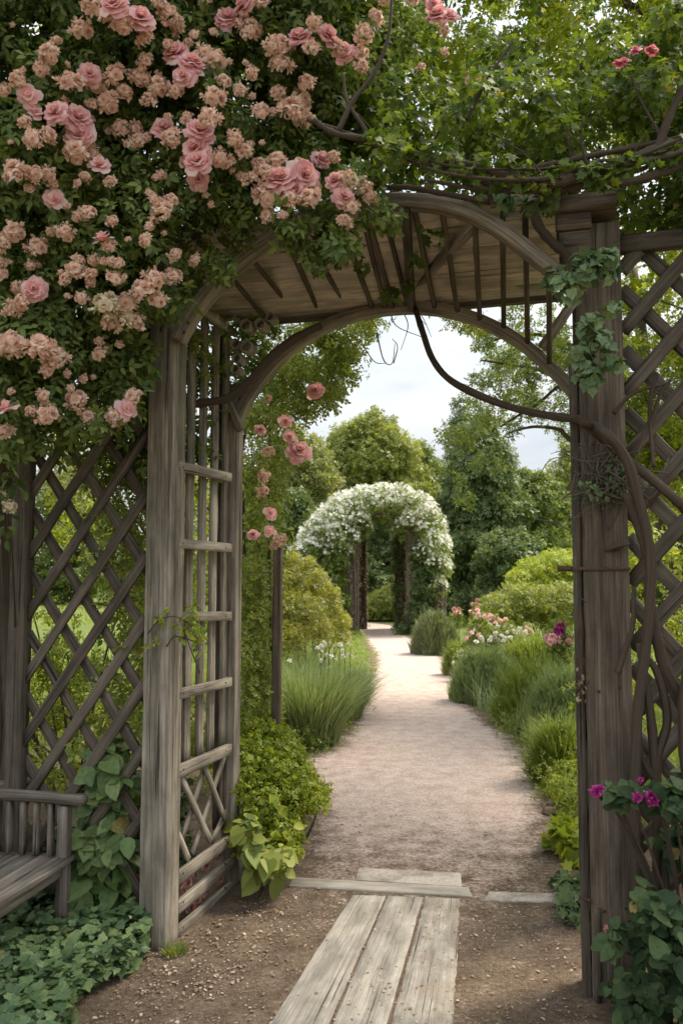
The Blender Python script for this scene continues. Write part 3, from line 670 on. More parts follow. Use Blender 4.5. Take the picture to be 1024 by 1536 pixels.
# ================================================================== BENCH
B0 = G(104, 1424); bd = nrm(-AX + UX * .06); bf = UX.copy()
def Bp(l, f, z): return np.array([B0[0], B0[1], 0]) + l * bd + f * bf + np.array([0, 0, z])
zs = P(93, 1283, B0[1])[2]; za = P(110, 1196, B0[1])[2]
bench = thing('garden_bench', 'weathered grey wooden bench with slatted arm beside the big leafy plant', 'bench', B0)
def bp(name, fn, parent=bench, mat=M['bench_wood']):
    mb = MB(); fn(mb); return mb.build(name, mat, parent)
bw, bl = .50, 1.35
for l in (.03, bl - .03):
    for f, zz in ((-.022, za - .03), (-bw, za + .32)): bp('leg', lambda mb: board(mb, Bp(l, f, -.03), Bp(l, f, zz), .045, .05, bf, n=10))
    ar = bp('armrest', lambda mb: board(mb, Bp(l, -bw - .04, za), Bp(l, .075, za), .065, .042, UP, n=8, c=.01))
    for f in np.linspace(-.09, -bw + .05, 6): bp('arm_slat', lambda mb: board(mb, Bp(l, f, zs), Bp(l, f, za - .02), .03, .02, bf, n=5), ar)
seat = MB()
for i, f in enumerate(np.linspace(-.02, -bw + .06, 6)): board(seat, Bp(-.0, f, zs - .008 - .004 * i), Bp(bl, f, zs - .008 - .004 * i), .074, .024, UP, n=14, jit=.0012)
seat = seat.build('seat', M['bench_wood'], bench)
bp('seat_rail', lambda mb: board(mb, Bp(.05, -.03, zs - .05), Bp(bl - .05, -.03, zs - .05), .028, .055, UP), seat)
for l in (.03, bl - .03): bp('seat_rail', lambda mb: board(mb, Bp(l, -.05, zs - .05), Bp(l, -bw, zs - .05), .03, .05, UP), seat)
back = bp('backrest', lambda mb: board(mb, Bp(0, -bw - .0, za + .32), Bp(bl, -bw, za + .32), .05, .06, UP, n=10))
for l in np.linspace(.1, bl - .1, 11): bp('back_slat', lambda mb: board(mb, Bp(l, -bw, zs + .02), Bp(l, -bw, za + .30), .035, .02, bf, n=6), back)
# a second, wider board just behind the arm
r0, r1 = P(-60, 1184, B0[1] + .32), P(44, 1173, B0[1] + .30)
rail = thing('wooden_rail', 'low weathered rail on short posts just behind the bench arm', 'rail', [*(r0 * .3 + r1 * .7)[:2], 0])
bp('top_board', lambda mb: board(mb, r0 - (r1 - r0), r1, .09, .028, UP, n=8), rail)
bp('top_board', lambda mb: board(mb, r0 - (r1 - r0) - [0, 0, .045], r1 - [.006, 0, .045], .03, .055, UP, n=8), rail)
for f in (.1, .75): 
    q_ = r1 * (1 - f) + (r0 - (r1 - r0)) * f; bp('leg', lambda mb: board(mb, [q_[0], q_[1] + .01, -.03], [q_[0], q_[1] + .01, q_[2] - .07], .05, .05, bf), rail)

# ================================================================== CLIMBING ROSE, left
def D(px, py):                           # depth of the rose's leafy face
    return 3.42 - .0004 * max(0, 500 - px) + .10 * math.sin(px * .021 + 1) * math.cos(py * .017) + .00045 * max(0, py - 300) - .0004 * max(0, 200 - py)
rose_poly = [(-220, -220), (600, -220), (590, 20), (560, 90), (480, 150), (455, 205), (500, 250), (505, 275), (450, 290), (390, 318), (340, 355), (298, 395), (262, 425), (232, 440), (205, 470), (196, 560), (170, 605), (100, 600), (60, 628), (-40, 635), (-220, 650)]
rose = thing('climbing_rose', 'huge climbing rose covered in pink and peach blooms over the left post', 'climbing rose', [*W3(-1.02, .22, 0)[:2], 0])
cl = []
for x, y in polypts(rose_poly, 330):
    for lay in range(2):
        r = rng.uniform(18, 40); cl.append(pe(x, y, D(x, y) + .10 + lay * rng.uniform(.18, .5), r, .12))
Pt, Nn = shell(cl, 21000, .5, .6); Nn = nrm(Nn + np.array([0, -.5, .1]))
scatter('foliage', M['rose_leaf'], Pt, Nn, .088 * rng.uniform(.6, 1.35, len(Pt)), SPRAY, rose, jitter=.55, up=.25, droop=.5)
# a darker inner mass of older leaves behind
cl2 = [pe(x, y, D(x, y) + rng.uniform(.5, .95), rng.uniform(30, 60), .14) for x, y in polypts(rose_poly, 380)]
cl2 += [(W3(s, t, z), np.array([.14, .14, .14])) for s in (-.5, -.34, -.2) for t in (.15, .4, .65) for z in (2.3, 2.55, 2.8, 3.05)] + [(W3(s, t, z), np.array([.12, .12, .12])) for s in (-.12, .05) for t in (.9, 1.05) for z in (2.9, 3.1)]
Pt, Nn = shell(cl2, 19000, .5, .8); scatter('foliage', M['rose_leaf'], Pt, nrm(Nn + np.array([0, -.6, 0])), .11 * rng.uniform(.7, 1.3, len(Pt)), SPRAY, rose, jitter=.6)
# loose shoots that break the outline
edge = [(535, 275), (548, 305), (490, 330), (505, 352), (430, 335), (250, 455), (215, 540), (190, 600), (150, 630), (110, 630), (70, 645), (30, 660), (500, 365), (600, 60), (560, 120), (470, 225), (330, 385)]
cl3 = [pe(x + rng.normal(0, 12), y + rng.normal(0, 8), D(x, y) + rng.uniform(-.05, .2), rng.uniform(12, 22), .07) for x, y in edge * 2]
Pt, Nn = shell(cl3, 900, .9, .8); scatter('foliage', M['rose_leaf'], Pt, nrm(Nn + np.array([0, -.4, 0])), .095 * rng.uniform(.6, 1.3, len(Pt)), SPRAY, rose, jitter=.6, droop=.8)
mb = MB(); rb_ = np.array([*W3(-1.02, .22, 0)[:2], -.03])
for i in range(9):
    x, y = [(60, 560), (20, 420), (160, 300), (300, 200), (420, 300), (90, 150), (240, 60), (480, 60), (350, 330)][i]
    e = P(x, y, D(x, y) + .22); b = rb_ + [rng.normal(0, .07), rng.normal(0, .05), 0]; m1 = np.array([b[0] - .06, b[1] + .05, 1.2]) + [*rng.normal(0, .05, 2), 0]; m2 = np.array([b[0] - .02, b[1] + .05, 2.35])
    stem(mb, [b, m1, m2, m2 * .4 + e * .6 + [0, .05, .25], e], .017, .006, 34, 8, .08)
mb.build('stem', M['vine_bark'], rose, smooth=True)

def L2(lst, sc=2.0, ox=0, oy=0): return [(x / sc + ox, y / sc + oy, r / sc, k) for x, y, r, k in lst]
q1 = [(740,20,35,'p'),(785,15,25,'b'),(680,60,38,'p'),(745,100,40,'b'),(620,10,20,'b'),(420,60,38,'p'),(345,20,35,'p'),(285,20,30,'b'),(245,95,30,'b'),(325,60,30,'b'),(365,75,28,'b'),(480,20,25,'b'),(505,50,30,'b'),(540,80,25,'b'),(440,125,28,'b'),
 (530,165,40,'p'),(575,195,40,'p'),(555,235,32,'p'),(525,275,25,'p'),(505,140,20,'p'),(610,160,25,'b'),(645,190,32,'b'),(670,250,22,'b'),(640,300,36,'b'),(720,275,20,'b'),(760,220,20,'b'),(155,170,36,'b'),(130,210,25,'b'),(60,240,25,'b'),(90,290,30,'b'),(15,275,20,'b'),
 (270,225,38,'p'),(290,260,30,'b'),(215,260,36,'b'),(350,235,40,'b'),(370,280,25,'b'),(325,310,32,'b'),(275,320,20,'b'),(440,190,25,'b'),(470,265,30,'b'),(450,310,25,'b'),(420,245,30,'b'),(170,340,42,'p'),(230,360,44,'p'),(205,320,25,'p'),(240,410,38,'p'),(230,460,32,'b'),(280,470,32,'b'),(300,500,30,'b'),(265,375,25,'b'),
 (105,340,28,'b'),(80,370,20,'b'),(100,420,32,'b'),(140,405,25,'b'),(365,385,24,'b'),(405,390,26,'b'),(420,430,26,'b'),(390,440,20,'b'),(490,390,30,'p'),(520,420,28,'b'),(600,400,42,'p'),(590,450,42,'p'),(595,490,34,'p'),(595,540,28,'p'),(560,490,20,'b'),(630,360,30,'b'),(660,480,32,'b'),(690,490,18,'b'),(700,420,26,'b'),(730,460,26,'b'),(750,435,12,'b'),(735,545,20,'b'),
 (835,285,26,'b'),(840,145,30,'b'),(810,140,25,'b'),(845,205,32,'b'),(900,120,34,'p'),(980,110,34,'p'),(935,150,25,'b'),(940,70,22,'b'),(1010,150,25,'b'),(920,255,27,'b'),(895,300,30,'b'),(870,345,36,'b'),(905,360,28,'b'),(780,340,25,'b'),(780,500,26,'b'),(795,530,28,'b'),(830,485,28,'b'),(845,545,40,'p'),(910,530,42,'p'),(890,570,32,'p'),(900,500,25,'p'),(870,600,26,'b'),(930,605,34,'b'),(945,590,25,'b'),(800,600,34,'b'),(805,650,22,'b'),(850,650,15,'b'),(960,480,32,'p'),(1000,475,22,'p'),(1005,545,30,'p'),
 (55,530,34,'b'),(40,500,20,'b'),(110,525,25,'b'),(145,525,22,'b'),(90,570,15,'b'),(165,600,30,'b'),(335,550,20,'b'),(470,535,12,'b'),(490,640,30,'b'),(465,600,15,'b'),(515,605,20,'b'),(265,650,26,'b'),(225,650,15,'b'),(340,665,18,'p'),(195,700,26,'b'),(310,720,30,'b'),(330,740,20,'b'),(445,725,22,'b'),(530,770,22,'b'),(590,785,20,'b'),
 (45,700,34,'b'),(15,735,25,'b'),(115,750,30,'b'),(235,785,19,'b'),(280,780,16,'b'),(5,830,20,'b'),(225,815,26,'b'),(275,830,22,'b'),(200,845,20,'b'),(355,795,20,'b'),(340,840,24,'b'),(375,838,14,'b'),(335,785,14,'b'),(105,870,36,'p'),(55,865,20,'p'),(35,930,32,'b'),(75,905,26,'b'),(245,895,18,'b'),(460,845,30,'b'),(435,880,30,'b'),(470,900,26,'b'),(520,835,26,'b'),(320,915,30,'b'),(380,920,34,'b'),(370,960,32,'b'),(340,980,30,'b'),(410,970,26,'b'),(30,1035,30,'b')]
q3 = L2([(50,300,46,'b'),(160,325,46,'b'),(215,365,48,'b'),(185,400,27,'b'),(390,340,30,'b'),(175,495,28,'b'),(300,520,48,'b'),(340,580,27,'b'),(515,505,32,'b'),(485,550,34,'b'),(460,585,34,'b'),(430,580,30,'b'),(30,550,34,'b'),(120,555,20,'b'),(180,575,36,'b'),(25,640,32,'b')], 2.56, 0, 400)
q2 = L2([(10,160,32,'p'),(65,110,30,'b'),(55,170,26,'b'),(50,200,25,'b'),(100,60,25,'b'),(125,5,22,'b'),(210,5,20,'b'),(275,15,27,'p'),(290,50,38,'p'),(325,55,30,'p'),(300,90,22,'p'),(305,160,15,'p'),(240,205,15,'p'),(395,240,30,'b'),(10,540,25,'b'),(30,560,30,'b'),(5,595,28,'p'),(85,595,20,'b'),(75,560,18,'b'),(30,630,25,'b'),(8,670,27,'b')], 2, 512, 0)
BL = L2(q1) + q2 + q3
BL += [(x, y, rng.uniform(11, 18), 'b') for x, y in polypts([(-200, -200), (600, -200), (560, -12), (-10, -10), (-14, 640), (-200, 650)], 60)]
BL += [(x, y, rng.uniform(4, 8), 'b') for x, y in polypts([(0, 0), (540, 0), (480, 150), (440, 260), (340, 340), (230, 430), (190, 560), (90, 590), (0, 610)], 70)]
BL.sort(key=lambda b: -b[2] - (1000 if 0 <= b[0] <= 1024 and b[1] >= 0 else 0))
small = []
for i, (x, y, r, k) in enumerate(BL):
    Y = D(x, y) - rng.uniform(.0, .07); rr = (1.42 if k == 'p' else 1.55) * r * Y / F; Y = Y - .03
    if i < 100: bloom(rose, k if k == 'p' or rng.random() > .12 else rng.choice(['c', 'k']), P(x, y, Y), rr * rng.uniform(.82, 1.18))
    else: small.append((k if k == 'b' else 'b', P(x, y, Y), rr))
tag(bloom_mass(rose, small, 'small_blooms'), kind='stuff')
# cream heads on a hydrangea-like stem at the far left
cr = thing('cream_flower_plant', 'tall stem with two cream flower heads against the tree trunk', 'flowering plant', [*G(10, 1300)[:2], 0])
cp = [P(5, 744, 3.6), P(16, 760, 3.58)]
for p, r in zip(cp, (.032, .042)): bloom(cr, 'c', p, r)
part('stem', M['vine_bark'], lambda mb: stem(mb, [np.array([cr.location.x, cr.location.y, 0]), (cp[1] + [cr.location.x, cr.location.y, 0]) / 2 + [.03, 0, .2], cp[1]], .008, .004, 16, 6), cr, True)
Pt, Nn = shell([pe(10, 735, 3.6, 28), pe(0, 790, 3.6, 25)], 45, .9); scatter('foliage', M['rose_leaf'], Pt, Nn, .06, LEAF, cr)

# ================================================================== GRAPE VINE over the top right
vb = W3(W + .42, -.10, 0)
vine = thing('climbing_vine', 'old woody vine with gnarled stems sweeping over the right post', 'climbing vine', vb)
mb = MB()
top = [(470, 176), (520, 195), (575, 215), (640, 240), (700, 256), (760, 264), (820, 262), (880, 250), (950, 235), (1040, 210), (1130, 170)]
for i in range(7):
    oy, od, rr = [(0, 0, .019), (16, .05, .016), (-13, .07, .011), (28, -.01, .014), (8, -.05, .009), (22, .06, .010), (-6, -.03, .006), (38, .03, .010)][i]
    ph = rng.uniform(0, 6, 2)
    stem(mb, [P(x + rng.normal(0, 8), y + oy * (.3 + .7 * min(1, (x - 460) / 260)) + 5 * math.sin(x * .017 + ph[0]) + rng.normal(0, 3), 3.02 + od + .03 * math.sin(x * .02 + ph[1])) for x, y in top[(0 if i < 2 else 2 + i % 2):]], rr * .5, rr * 1.3, 110, 9, .16)
    for k in range(3):                  # side shoots
        x, y = top[rng.integers(2, 10)]; s = P(x, y + oy, 3.02 + od); d = np.array([rng.normal(0, .12), rng.normal(0, .04), rng.uniform(-.04, .22)])
        stem(mb, [s, s + d * .5 + rng.normal(0, .02, 3), s + d], rr * .35, .002, 12, 6, .1)
stem(mb, [P(x, y, 3.1) for x, y in [(1130, 170), (1110, 400), (1085, 700), (1060, 950), (1030, 1090)]] + [vb + [.05, 0, -.03]], .03, .036, 40, 10, .1)
for pts, r0, r1 in (([(505, 200), (530, 150), (560, 110), (582, 55), (588, -20)], .011, .006), ([(560, 215), (545, 190), (520, 150), (515, 110)], .01, .005), ([(1000, 225), (985, 195), (960, 150), (945, 110)], .007, .004), ([(985, 225), (1005, 170), (1030, 120)], .02, .012), ([(700, 180), (730, 120), (770, 60)], .008, .004), ([(740, 262), (733, 285), (738, 305)], .011, .009)):
    stem(mb, [P(x, y, 3.05) for x, y in pts], r0, r1, 24, 8)
stem(mb, [HT(x, y, -.07) for x, y in [(560, 283), (610, 281), (660, 290), (735, 304)]], .011, .013, 24)
stem(mb, [HT(x, y, -.05) for x, y in [(800, 312), (808, 340), (830, 366), (850, 385), (852, 420)]], .022, .018, 20)
mb.build('stem', M['vine_bark'], vine, smooth=True)
# the long bent stem swinging down across the opening to the right post
mb = MB()
hang = [HT(x, y, t) for x, y, t in [(622, 462, TR - .03), (634, 500, TR * .8), (648, 538, TR * .75), (672, 568, TR * .6), (715, 592, TR * .45), (770, 612, TR * .3), (830, 625, .05), (872, 630, -.05)]]
stem(mb, hang + [P(x, y, A0[1] - .72) for x, y in [(905, 648), (930, 675), (945, 705), (957, 750), (970, 800), (976, 860), (972, 930), (964, 1000), (955, 1070), (952, 1150), (954, 1300), (960, 1480), (962, 1580)]], .016, .020, 90, 10, .04)
for pts, r0, r1 in (([(872, 632), (900, 655), (940, 690), (990, 730), (1040, 775)], .016, .021), ([(940, 740), (962, 800), (975, 850), (974, 900), (985, 960), (1000, 1010), (1040, 1075)], .018, .024), ([(960, 980), (985, 1010), (1000, 1080), (985, 1140), (990, 1220), (1000, 1400), (1000, 1600)], .014, .02), ([(950, 880), (948, 940), (935, 980), (925, 1010)], .008, .014),
                    ([(985, 950), (995, 1010), (1010, 1045), (1035, 1090)], .010, .014), ([(965, 1000), (955, 1100), (968, 1150), (1000, 1190), (1040, 1260)], .012, .015), ([(958, 965), (978, 1100), (985, 1260), (980, 1400), (984, 1600)], .014, .021), ([(985, 560), (975, 600), (975, 640), (980, 700)], .010, .008), ([(920, 620), (950, 590), (1000, 575)], .009, .006), ([(975, 640), (990, 590), (1005, 570)], .008, .006)):
    stem(mb, [P(x, y, A0[1] - .70 + (.14 if y < 700 and x > 880 else 0)) for x, y in pts], r0, r1, 34, 9, .06)
mb.build('stem', M['vine_bark'], vine, smooth=True)
def canopy(poly, n, Ya, Yb, rr): return [pe(x, y, rng.uniform(Ya, Yb), rng.uniform(*rr), rng.uniform(.12, .3)) for x, y in polypts(poly, n)]
vpoly = [(600, 60), (590, 120), (640, 130), (720, 110), (820, 100), (930, 60), (1160, -60), (1160, 230), (1030, 215), (900, 240), (800, 250), (700, 240), (620, 255), (585, 265), (570, 200)]
vc = canopy(vpoly, 95, 3.1, 4.6, (20, 44)) + canopy([(400, 60), (600, 60), (600, 265), (540, 280), (400, 230)], 40, 3.7, 4.6, (20, 44)) + [pe(x, y, 2.99, rng.uniform(8, 18), .04) for x, y in [(600, 228), (650, 250), (690, 262), (760, 275), (830, 270), (890, 258), (930, 262), (985, 240), (1010, 235), (720, 290), (560, 215), (790, 250)]] + [pe(rng.uniform(590, 1030), 0, 2.97, 10, .04) for _ in range(0)] + [pe(x, 225 + 38 * math.sin((x - 560) / 480 * 3.1) + rng.normal(0, 14), 2.98, rng.uniform(7, 15), .04) for x in np.linspace(580, 1030, 26)] + canopy([(560, -180), (1160, -200), (1160, 60), (900, 110), (700, 130), (560, 100)], 32, 3.3, 4.8, (20, 46))
Pt, Nn = shell(vc, 26000, .6, .7); scatter('foliage', M['vine_leaf'], Pt, nrm(Nn * .6 + np.array([0, -.35, .3])), .037 * rng.uniform(.6, 1.3, len(Pt)), LOBED, vine, jitter=.55, droop=.6)
# dark leaves behind the beam, above the lattice
vc = canopy([(930, 265), (1120, 230), (1120, 350), (940, 350)], 30, 3.3, 3.9, (22, 40)) + canopy([(560, 262), (800, 262), (930, 262), (930, 290), (820, 296), (700, 292), (600, 276)], 40, 3.5, 4.4, (12, 22))
Pt, Nn = shell(vc, 4200, .6, .7); scatter('foliage', M['vine_leaf'], Pt, nrm(Nn * .6 + np.array([0, -.4, .2])), .04 * rng.uniform(.6, 1.3, len(Pt)), LOBED, vine, jitter=.55, droop=.6)
for (x, y, r) in ((927, 97, 10), (935, 95, 11), (952, 78, 11), (977, 77, 11)): bloom(vine, 'r', P(x, y, 3.02), r * 1.25 * 3 / F, (0, -.5, 1))
# leafy tufts hanging on the right post
cl = [pe(880, 400, 3.03, 28, .06), pe(855, 425, 3.05, 25, .06), pe(905, 395, 3.02, 26, .05), pe(885, 490, 3.06, 22, .05), pe(872, 530, 3.08, 22, .05), pe(905, 510, 3.03, 18, .04), pe(885, 560, 3.06, 24, .05), pe(915, 545, 3.03, 14, .04), pe(920, 460, 3.03, 10, .03), pe(830, 415, 3.2, 14, .06), pe(760, 300, 3.2, 16, .05), pe(800, 305, 3.15, 18, .05), pe(820, 300, 3.1, 16, .05)]
Pt, Nn = shell(cl, 620, .8, .7); scatter('foliage', M['ivy'], Pt, nrm(Nn + np.array([0, -.8, .3])), .043 * rng.uniform(.6, 1.3, len(Pt)), IVYL, vine, jitter=.5, droop=.8)
cl = [pe(x, y, Y, 12, .05) for x, y, Y in ((545, 400, 3.6), (500, 385, 3.5), (520, 378, 3.5), (640, 350, 3.6), (625, 390, 3.7), (610, 430, 4.1), (585, 440, 4.1), (665, 360, 3.6), (480, 392, 3.5))]
Pt, Nn = shell(cl, 110, .8, .7); scatter('foliage', M['vine_leaf'], Pt, nrm(Nn + np.array([0, -.5, .1])), .048 * rng.uniform(.6, 1.3, len(Pt)), LOBED, vine, jitter=.5, droop=.9)
# small-leaved growth trailing from the roof behind the arches
cl = [pe(x, y, A0[1] + TR + rng.uniform(.0, .35), rng.uniform(10, 20), .08) for x, y in [(430, 460), (455, 470), (475, 455), (410, 500), (395, 520), (440, 495), (470, 480), (500, 470), (380, 500), (420, 540), (520, 462), (560, 458), (595, 448), (545, 470), (640, 455), (680, 480), (700, 487), (720, 490)] * 2]
cl += [pe(302, 520, A0[1] + .3, 22, .08), pe(292, 500, A0[1] + .25, 18, .06), pe(310, 560, A0[1] + .35, 18, .06)]
Pt, Nn = shell(cl, 1300, .9, .8); scatter('foliage', M['rose_leaf_light'], Pt, Nn, .05 * rng.uniform(.6, 1.3, len(Pt)), TWIG, vine, droop=.8)
tl = []
for k in range(14):
    x, y = rng.uniform(400, 640), rng.uniform(440, 475); a = HT(x, y, TR + .12); tl.append(([a, a + [rng.normal(0, .05), 0, -.08], a + [rng.normal(0, .10), rng.normal(0, .05), -rng.uniform(.1, .24)]], .0035))
for pts in ([(565, 500), (575, 540), (588, 545), (592, 515)], [(545, 520), (562, 543), (580, 545)], [(590, 545), (596, 520), (588, 508)]): tl.append(([HT(x, y, TR + .1) for x, y in pts], .004))
for pts, r in tl: part('tendril', M['vine_bark'], lambda mb: stem(mb, pts, r, r * .45, 12, 5), vine, True)

# dry knot of stems on the right post
kp = HT(905, 715, -.06); kn_ = thing('dried_stem_tangle', 'tangle of dry brown stems caught on the front of the stout post', 'dry stems', kp)
mb = MB()
for i in range(110):
    c = kp + rng.normal(0, 1, 3) * [.075, .018, .06] + [0, 0, .03 * rng.normal()]; d = rng.normal(0, 1, 3) * [.055, .015, .05]; e = rng.normal(0, 1, 3) * [.035, .012, .045]
    stem(mb, [c - d, c + e, c + d * .6, c + d + [0, 0, -.02]], rng.uniform(.0015, .0038), .001, 12, 5)
mb.build('twig', M['dry_stem'], kn_, smooth=True)
Pt, Nn = shell([(kp + [-.02, .0, -.05], np.array([.10, .03, .06])), (kp + [.05, 0, .02], np.array([.06, .03, .06]))], 230, .8, 1); scatter('leaves', M['ivy'], Pt, nrm(Nn + [0, -.6, 0]), .028 * rng.uniform(.5, 1.3, len(Pt)), LEAF, kn_, jitter=.8, droop=.8)
# thin tendrils on the narrow side of the post
tw = HT(868, 1000, -.0); tn = thing('withered_tendril', 'thin withered tendrils clinging to the dark side of the post', 'tendril', tw)
for pts in ([(866, 985), (876, 990), (872, 1005), (882, 1010)], [(864, 1035), (878, 1028), (884, 1020)], [(862, 1018), (872, 1030), (868, 1050)], [(868, 895), (874, 900), (880, 904)], [(866, 1050), (874, 1062), (870, 1090)], [(870, 940), (866, 960), (874, 985)]):
    part('stem', M['vine_bark'], lambda mb: stem(mb, [HT(x, y, -.02) for x, y in pts], .004, .002, 12, 5), tn, True)
Pt, Nn = shell([pe(870, 1030, HT(870, 1030, -.02)[1], 10, .02, 26)], 26, .9, 1); scatter('dry_leaves', M['dry_leaf'], Pt, nrm(Nn + [0, -.5, 0]), .024, LEAF, tn)

# sprig growing across the left post
sg = HT(262, 960, -.02); sgt = thing('leafy_sprig', 'small yellow green sprig growing across the front of the left post', 'sprig', sg)
part('stem', M['vine_bark'], lambda mb: [stem(mb, [HT(x, y, -.02) for x, y in p_], .0035, .002, 14, 5) for p_ in ([(222, 950), (240, 930), (262, 925), (285, 935)], [(250, 970), (262, 955), (285, 960), (305, 968)], [(300, 1010), (270, 930)])], sgt, True)
Pt, Nn = shell([pe(x, y, HT(x, y, -.03)[1], r, .03) for x, y, r in ((285, 930, 18), (295, 950, 16), (275, 945, 16), (300, 972, 9), (232, 965, 10), (245, 925, 10), (288, 915, 12))], 110, .9, 1)
scatter('foliage', M['lime'], Pt, nrm(Nn + [0, -.5, .3]), .034 * rng.uniform(.6, 1.3, len(Pt)), LEAF, sgt)

# ================================================================== ROSE BEHIND THE LEFT SIDE PANEL
r2 = thing('climbing_rose', 'light green rambling rose with bright pink blooms behind the left arch leg', 'climbing rose', [*P(395, 1060, 5.3)[:2], 0])
rp = [(362, 860), (362, 640), (385, 580), (430, 520), (490, 480), (560, 462), (560, 492), (530, 540), (500, 590), (470, 600), (440, 640), (440, 700), (420, 730), (415, 800), (405, 860)]
cl = [pe(x, y, rng.uniform(5.2, 6.2), rng.uniform(14, 34), .18) for x, y in polypts(rp, 95)]
cl += [pe(x, y, 5.2, 16, .15) for x, y in ((470, 500), (500, 510), (520, 530), (540, 500), (560, 480), (505, 545), (520, 560), (480, 560))]
cl += [(W3(rng.uniform(-.55, -.3), t, z), np.array([.12, .16, .2])) for t in (.2, .4, .6) for z in np.linspace(.9, 2.9, 9)]
Pt, Nn = shell(cl, 7000, .9, .7); scatter('foliage', M['rose_leaf_light'], Pt, Nn, .085 * rng.uniform(.6, 1.3, len(Pt)), TWIG, r2, droop=.5)
mb = MB()
for e in ((430, 540), (400, 600), (385, 700), (380, 650)):
    p = P(*e, 5.6); b = np.array([r2.location.x + rng.normal(0, .1), r2.location.y + rng.normal(0, .1), -.03]); stem(mb, [b, b * .6 + p * .4 + [-.1, 0, .3], p * .8 + b * .2 + [-.1, 0, .4], p], .014, .005, 24, 7)
mb.build('stem', M['bark'], r2, smooth=True)
for x, y, r, k in ((473, 587, 15, 'p'), (390, 645, 10, 'p'), (428, 632, 13, 'k'), (435, 655, 13, 'k'), (448, 679, 21, 'p'), (403, 680, 12, 'b'), (395, 715, 12, 'b'), (394, 738, 12, 'b'), (405, 770, 13, 'k'), (405, 797, 11, 'k'), (380, 803, 11, 'p'), (405, 600, 8, 'b'), (440, 665, 10, 'w')):
    bloom(r2, k, P(x, y, 4.78), r * 1.15 * 4.78 / F)
# stake with a few peach blooms on top
kx = P(413, 1085, 5.15); stk = thing('garden_stake', 'thin brown wooden stake standing in the bed behind the side panel', 'stake', [kx[0], kx[1], 0])
zt2 = P(413, 822, 5.15)[2]
part('pole', M['wood_brown'], lambda mb: board(mb, [kx[0], kx[1], -.05], [kx[0] + .01, kx[1], zt2], .05, .048, AX, n=20), stk)
sr = thing('rose_sprig', 'peach blooms resting on top of the thin wooden stake', 'rose', [kx[0], kx[1], zt2])
for x, y, r in ((418, 812, 12), (412, 820, 9), (424, 806, 8)): bloom(sr, 'b', P(x, y, 5.1), 1.2 * r * 5.1 / F)
Pt, Nn = shell([pe(428, 802, 5.15, 12), pe(405, 800, 5.15, 12)], 60, .9); scatter('foliage', M['rose_leaf_light'], Pt, Nn, .05, LEAF, sr)
# low salmon roses showing between the bottom slats
sr2 = thing('rose_bush', 'low bush with salmon pink blooms peeking between the bottom rails', 'rose bush', [*W3(-.16, .35, 0)[:2], 0])
for x, y, r in ((328, 1281, 10), (308, 1299, 10), (281, 1324, 10), (328, 1318, 11), (303, 1340, 10), (285, 1360, 12), (318, 1288, 7), (292, 1312, 7), (296, 1350, 8), (275, 1335, 8), (335, 1305, 7)): bloom(sr2, 's', HS(x, y, -.075), r * 1.1 * 4 / F, UX + [0, -.4, .3])
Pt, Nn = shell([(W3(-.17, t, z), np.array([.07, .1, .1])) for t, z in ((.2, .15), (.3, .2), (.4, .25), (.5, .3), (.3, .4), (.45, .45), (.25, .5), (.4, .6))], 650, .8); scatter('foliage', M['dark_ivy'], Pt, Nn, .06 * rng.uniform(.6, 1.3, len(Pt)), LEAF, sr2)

# ================================================================== FOREGROUND PLANTS
# ivy carpet, lower left
def gcarpet(poly, n, hmax, rise=None):
    pts = polypts(poly, n); g = np.array([G(*p) for p in pts]); g[:, 2] = .015 + hmax * rng.random(n) ** 1.3
    if rise is not None: g[:, 2] *= np.array([rise(*p) for p in pts])
    return g
ip = [(-260, 1800), (-260, 1400), (0, 1400), (60, 1385), (130, 1392), (190, 1400), (222, 1420), (215, 1448), (196, 1470), (150, 1490), (120, 1515), (100, 1560), (60, 1640), (20, 1800)]
g = gcarpet(ip, 11000, .17)
iv = tag(scatter('ivy', M['ivy'], g, np.tile([0, -.25, 1.], (len(g), 1)), .040 * rng.lognormal(0, .32, len(g)), IVYL, None, [*G(90, 1480)[:2], 0], jitter=.42, up=.4, droop=.3), 'carpet of grey green ivy leaves spreading below the bench', 'ivy', kind='stuff')
g = gcarpet([(-200, 1400), (-200, 1330), (100, 1330), (205, 1345), (210, 1400), (120, 1395), (0, 1405)], 3200, .34); 
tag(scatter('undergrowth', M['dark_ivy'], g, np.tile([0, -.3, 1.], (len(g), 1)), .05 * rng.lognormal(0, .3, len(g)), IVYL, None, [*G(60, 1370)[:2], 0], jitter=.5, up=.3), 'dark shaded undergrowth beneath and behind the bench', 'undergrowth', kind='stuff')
# tall big-leaved plant beside the left post
bl_ = thing('leafy_plant', 'tall plant with broad veined leaves between the bench and left post', 'plant', [*G(160, 1395)[:2], 0])
Yb = bl_.location.y
cl = [pe(x, y, Yb - .02 + rng.uniform(-.08, .1), r, .10) for x, y, r in ((150, 1150, 22), (165, 1185, 24), (185, 1170, 14), (150, 1220, 28), (180, 1230, 20), (135, 1260, 26), (165, 1280, 30), (190, 1290, 16), (140, 1320, 28), (175, 1340, 28), (125, 1350, 22), (195, 1250, 14), (160, 1360, 30), (120, 1300, 18))]
cl = [pe(165, 1120, Yb, 14, .08), pe(175, 1140, Yb, 16, .08)] + cl; Pt, Nn = shell(cl, 620, .8, .6); scatter('leaf_mass', M['big_leaf'], Pt, nrm(Nn * .6 + np.array([0, -.7, .5])), .08 * rng.lognormal(0, .35, len(Pt)), OVAL, bl_, jitter=.5, droop=1.0, smooth=True)
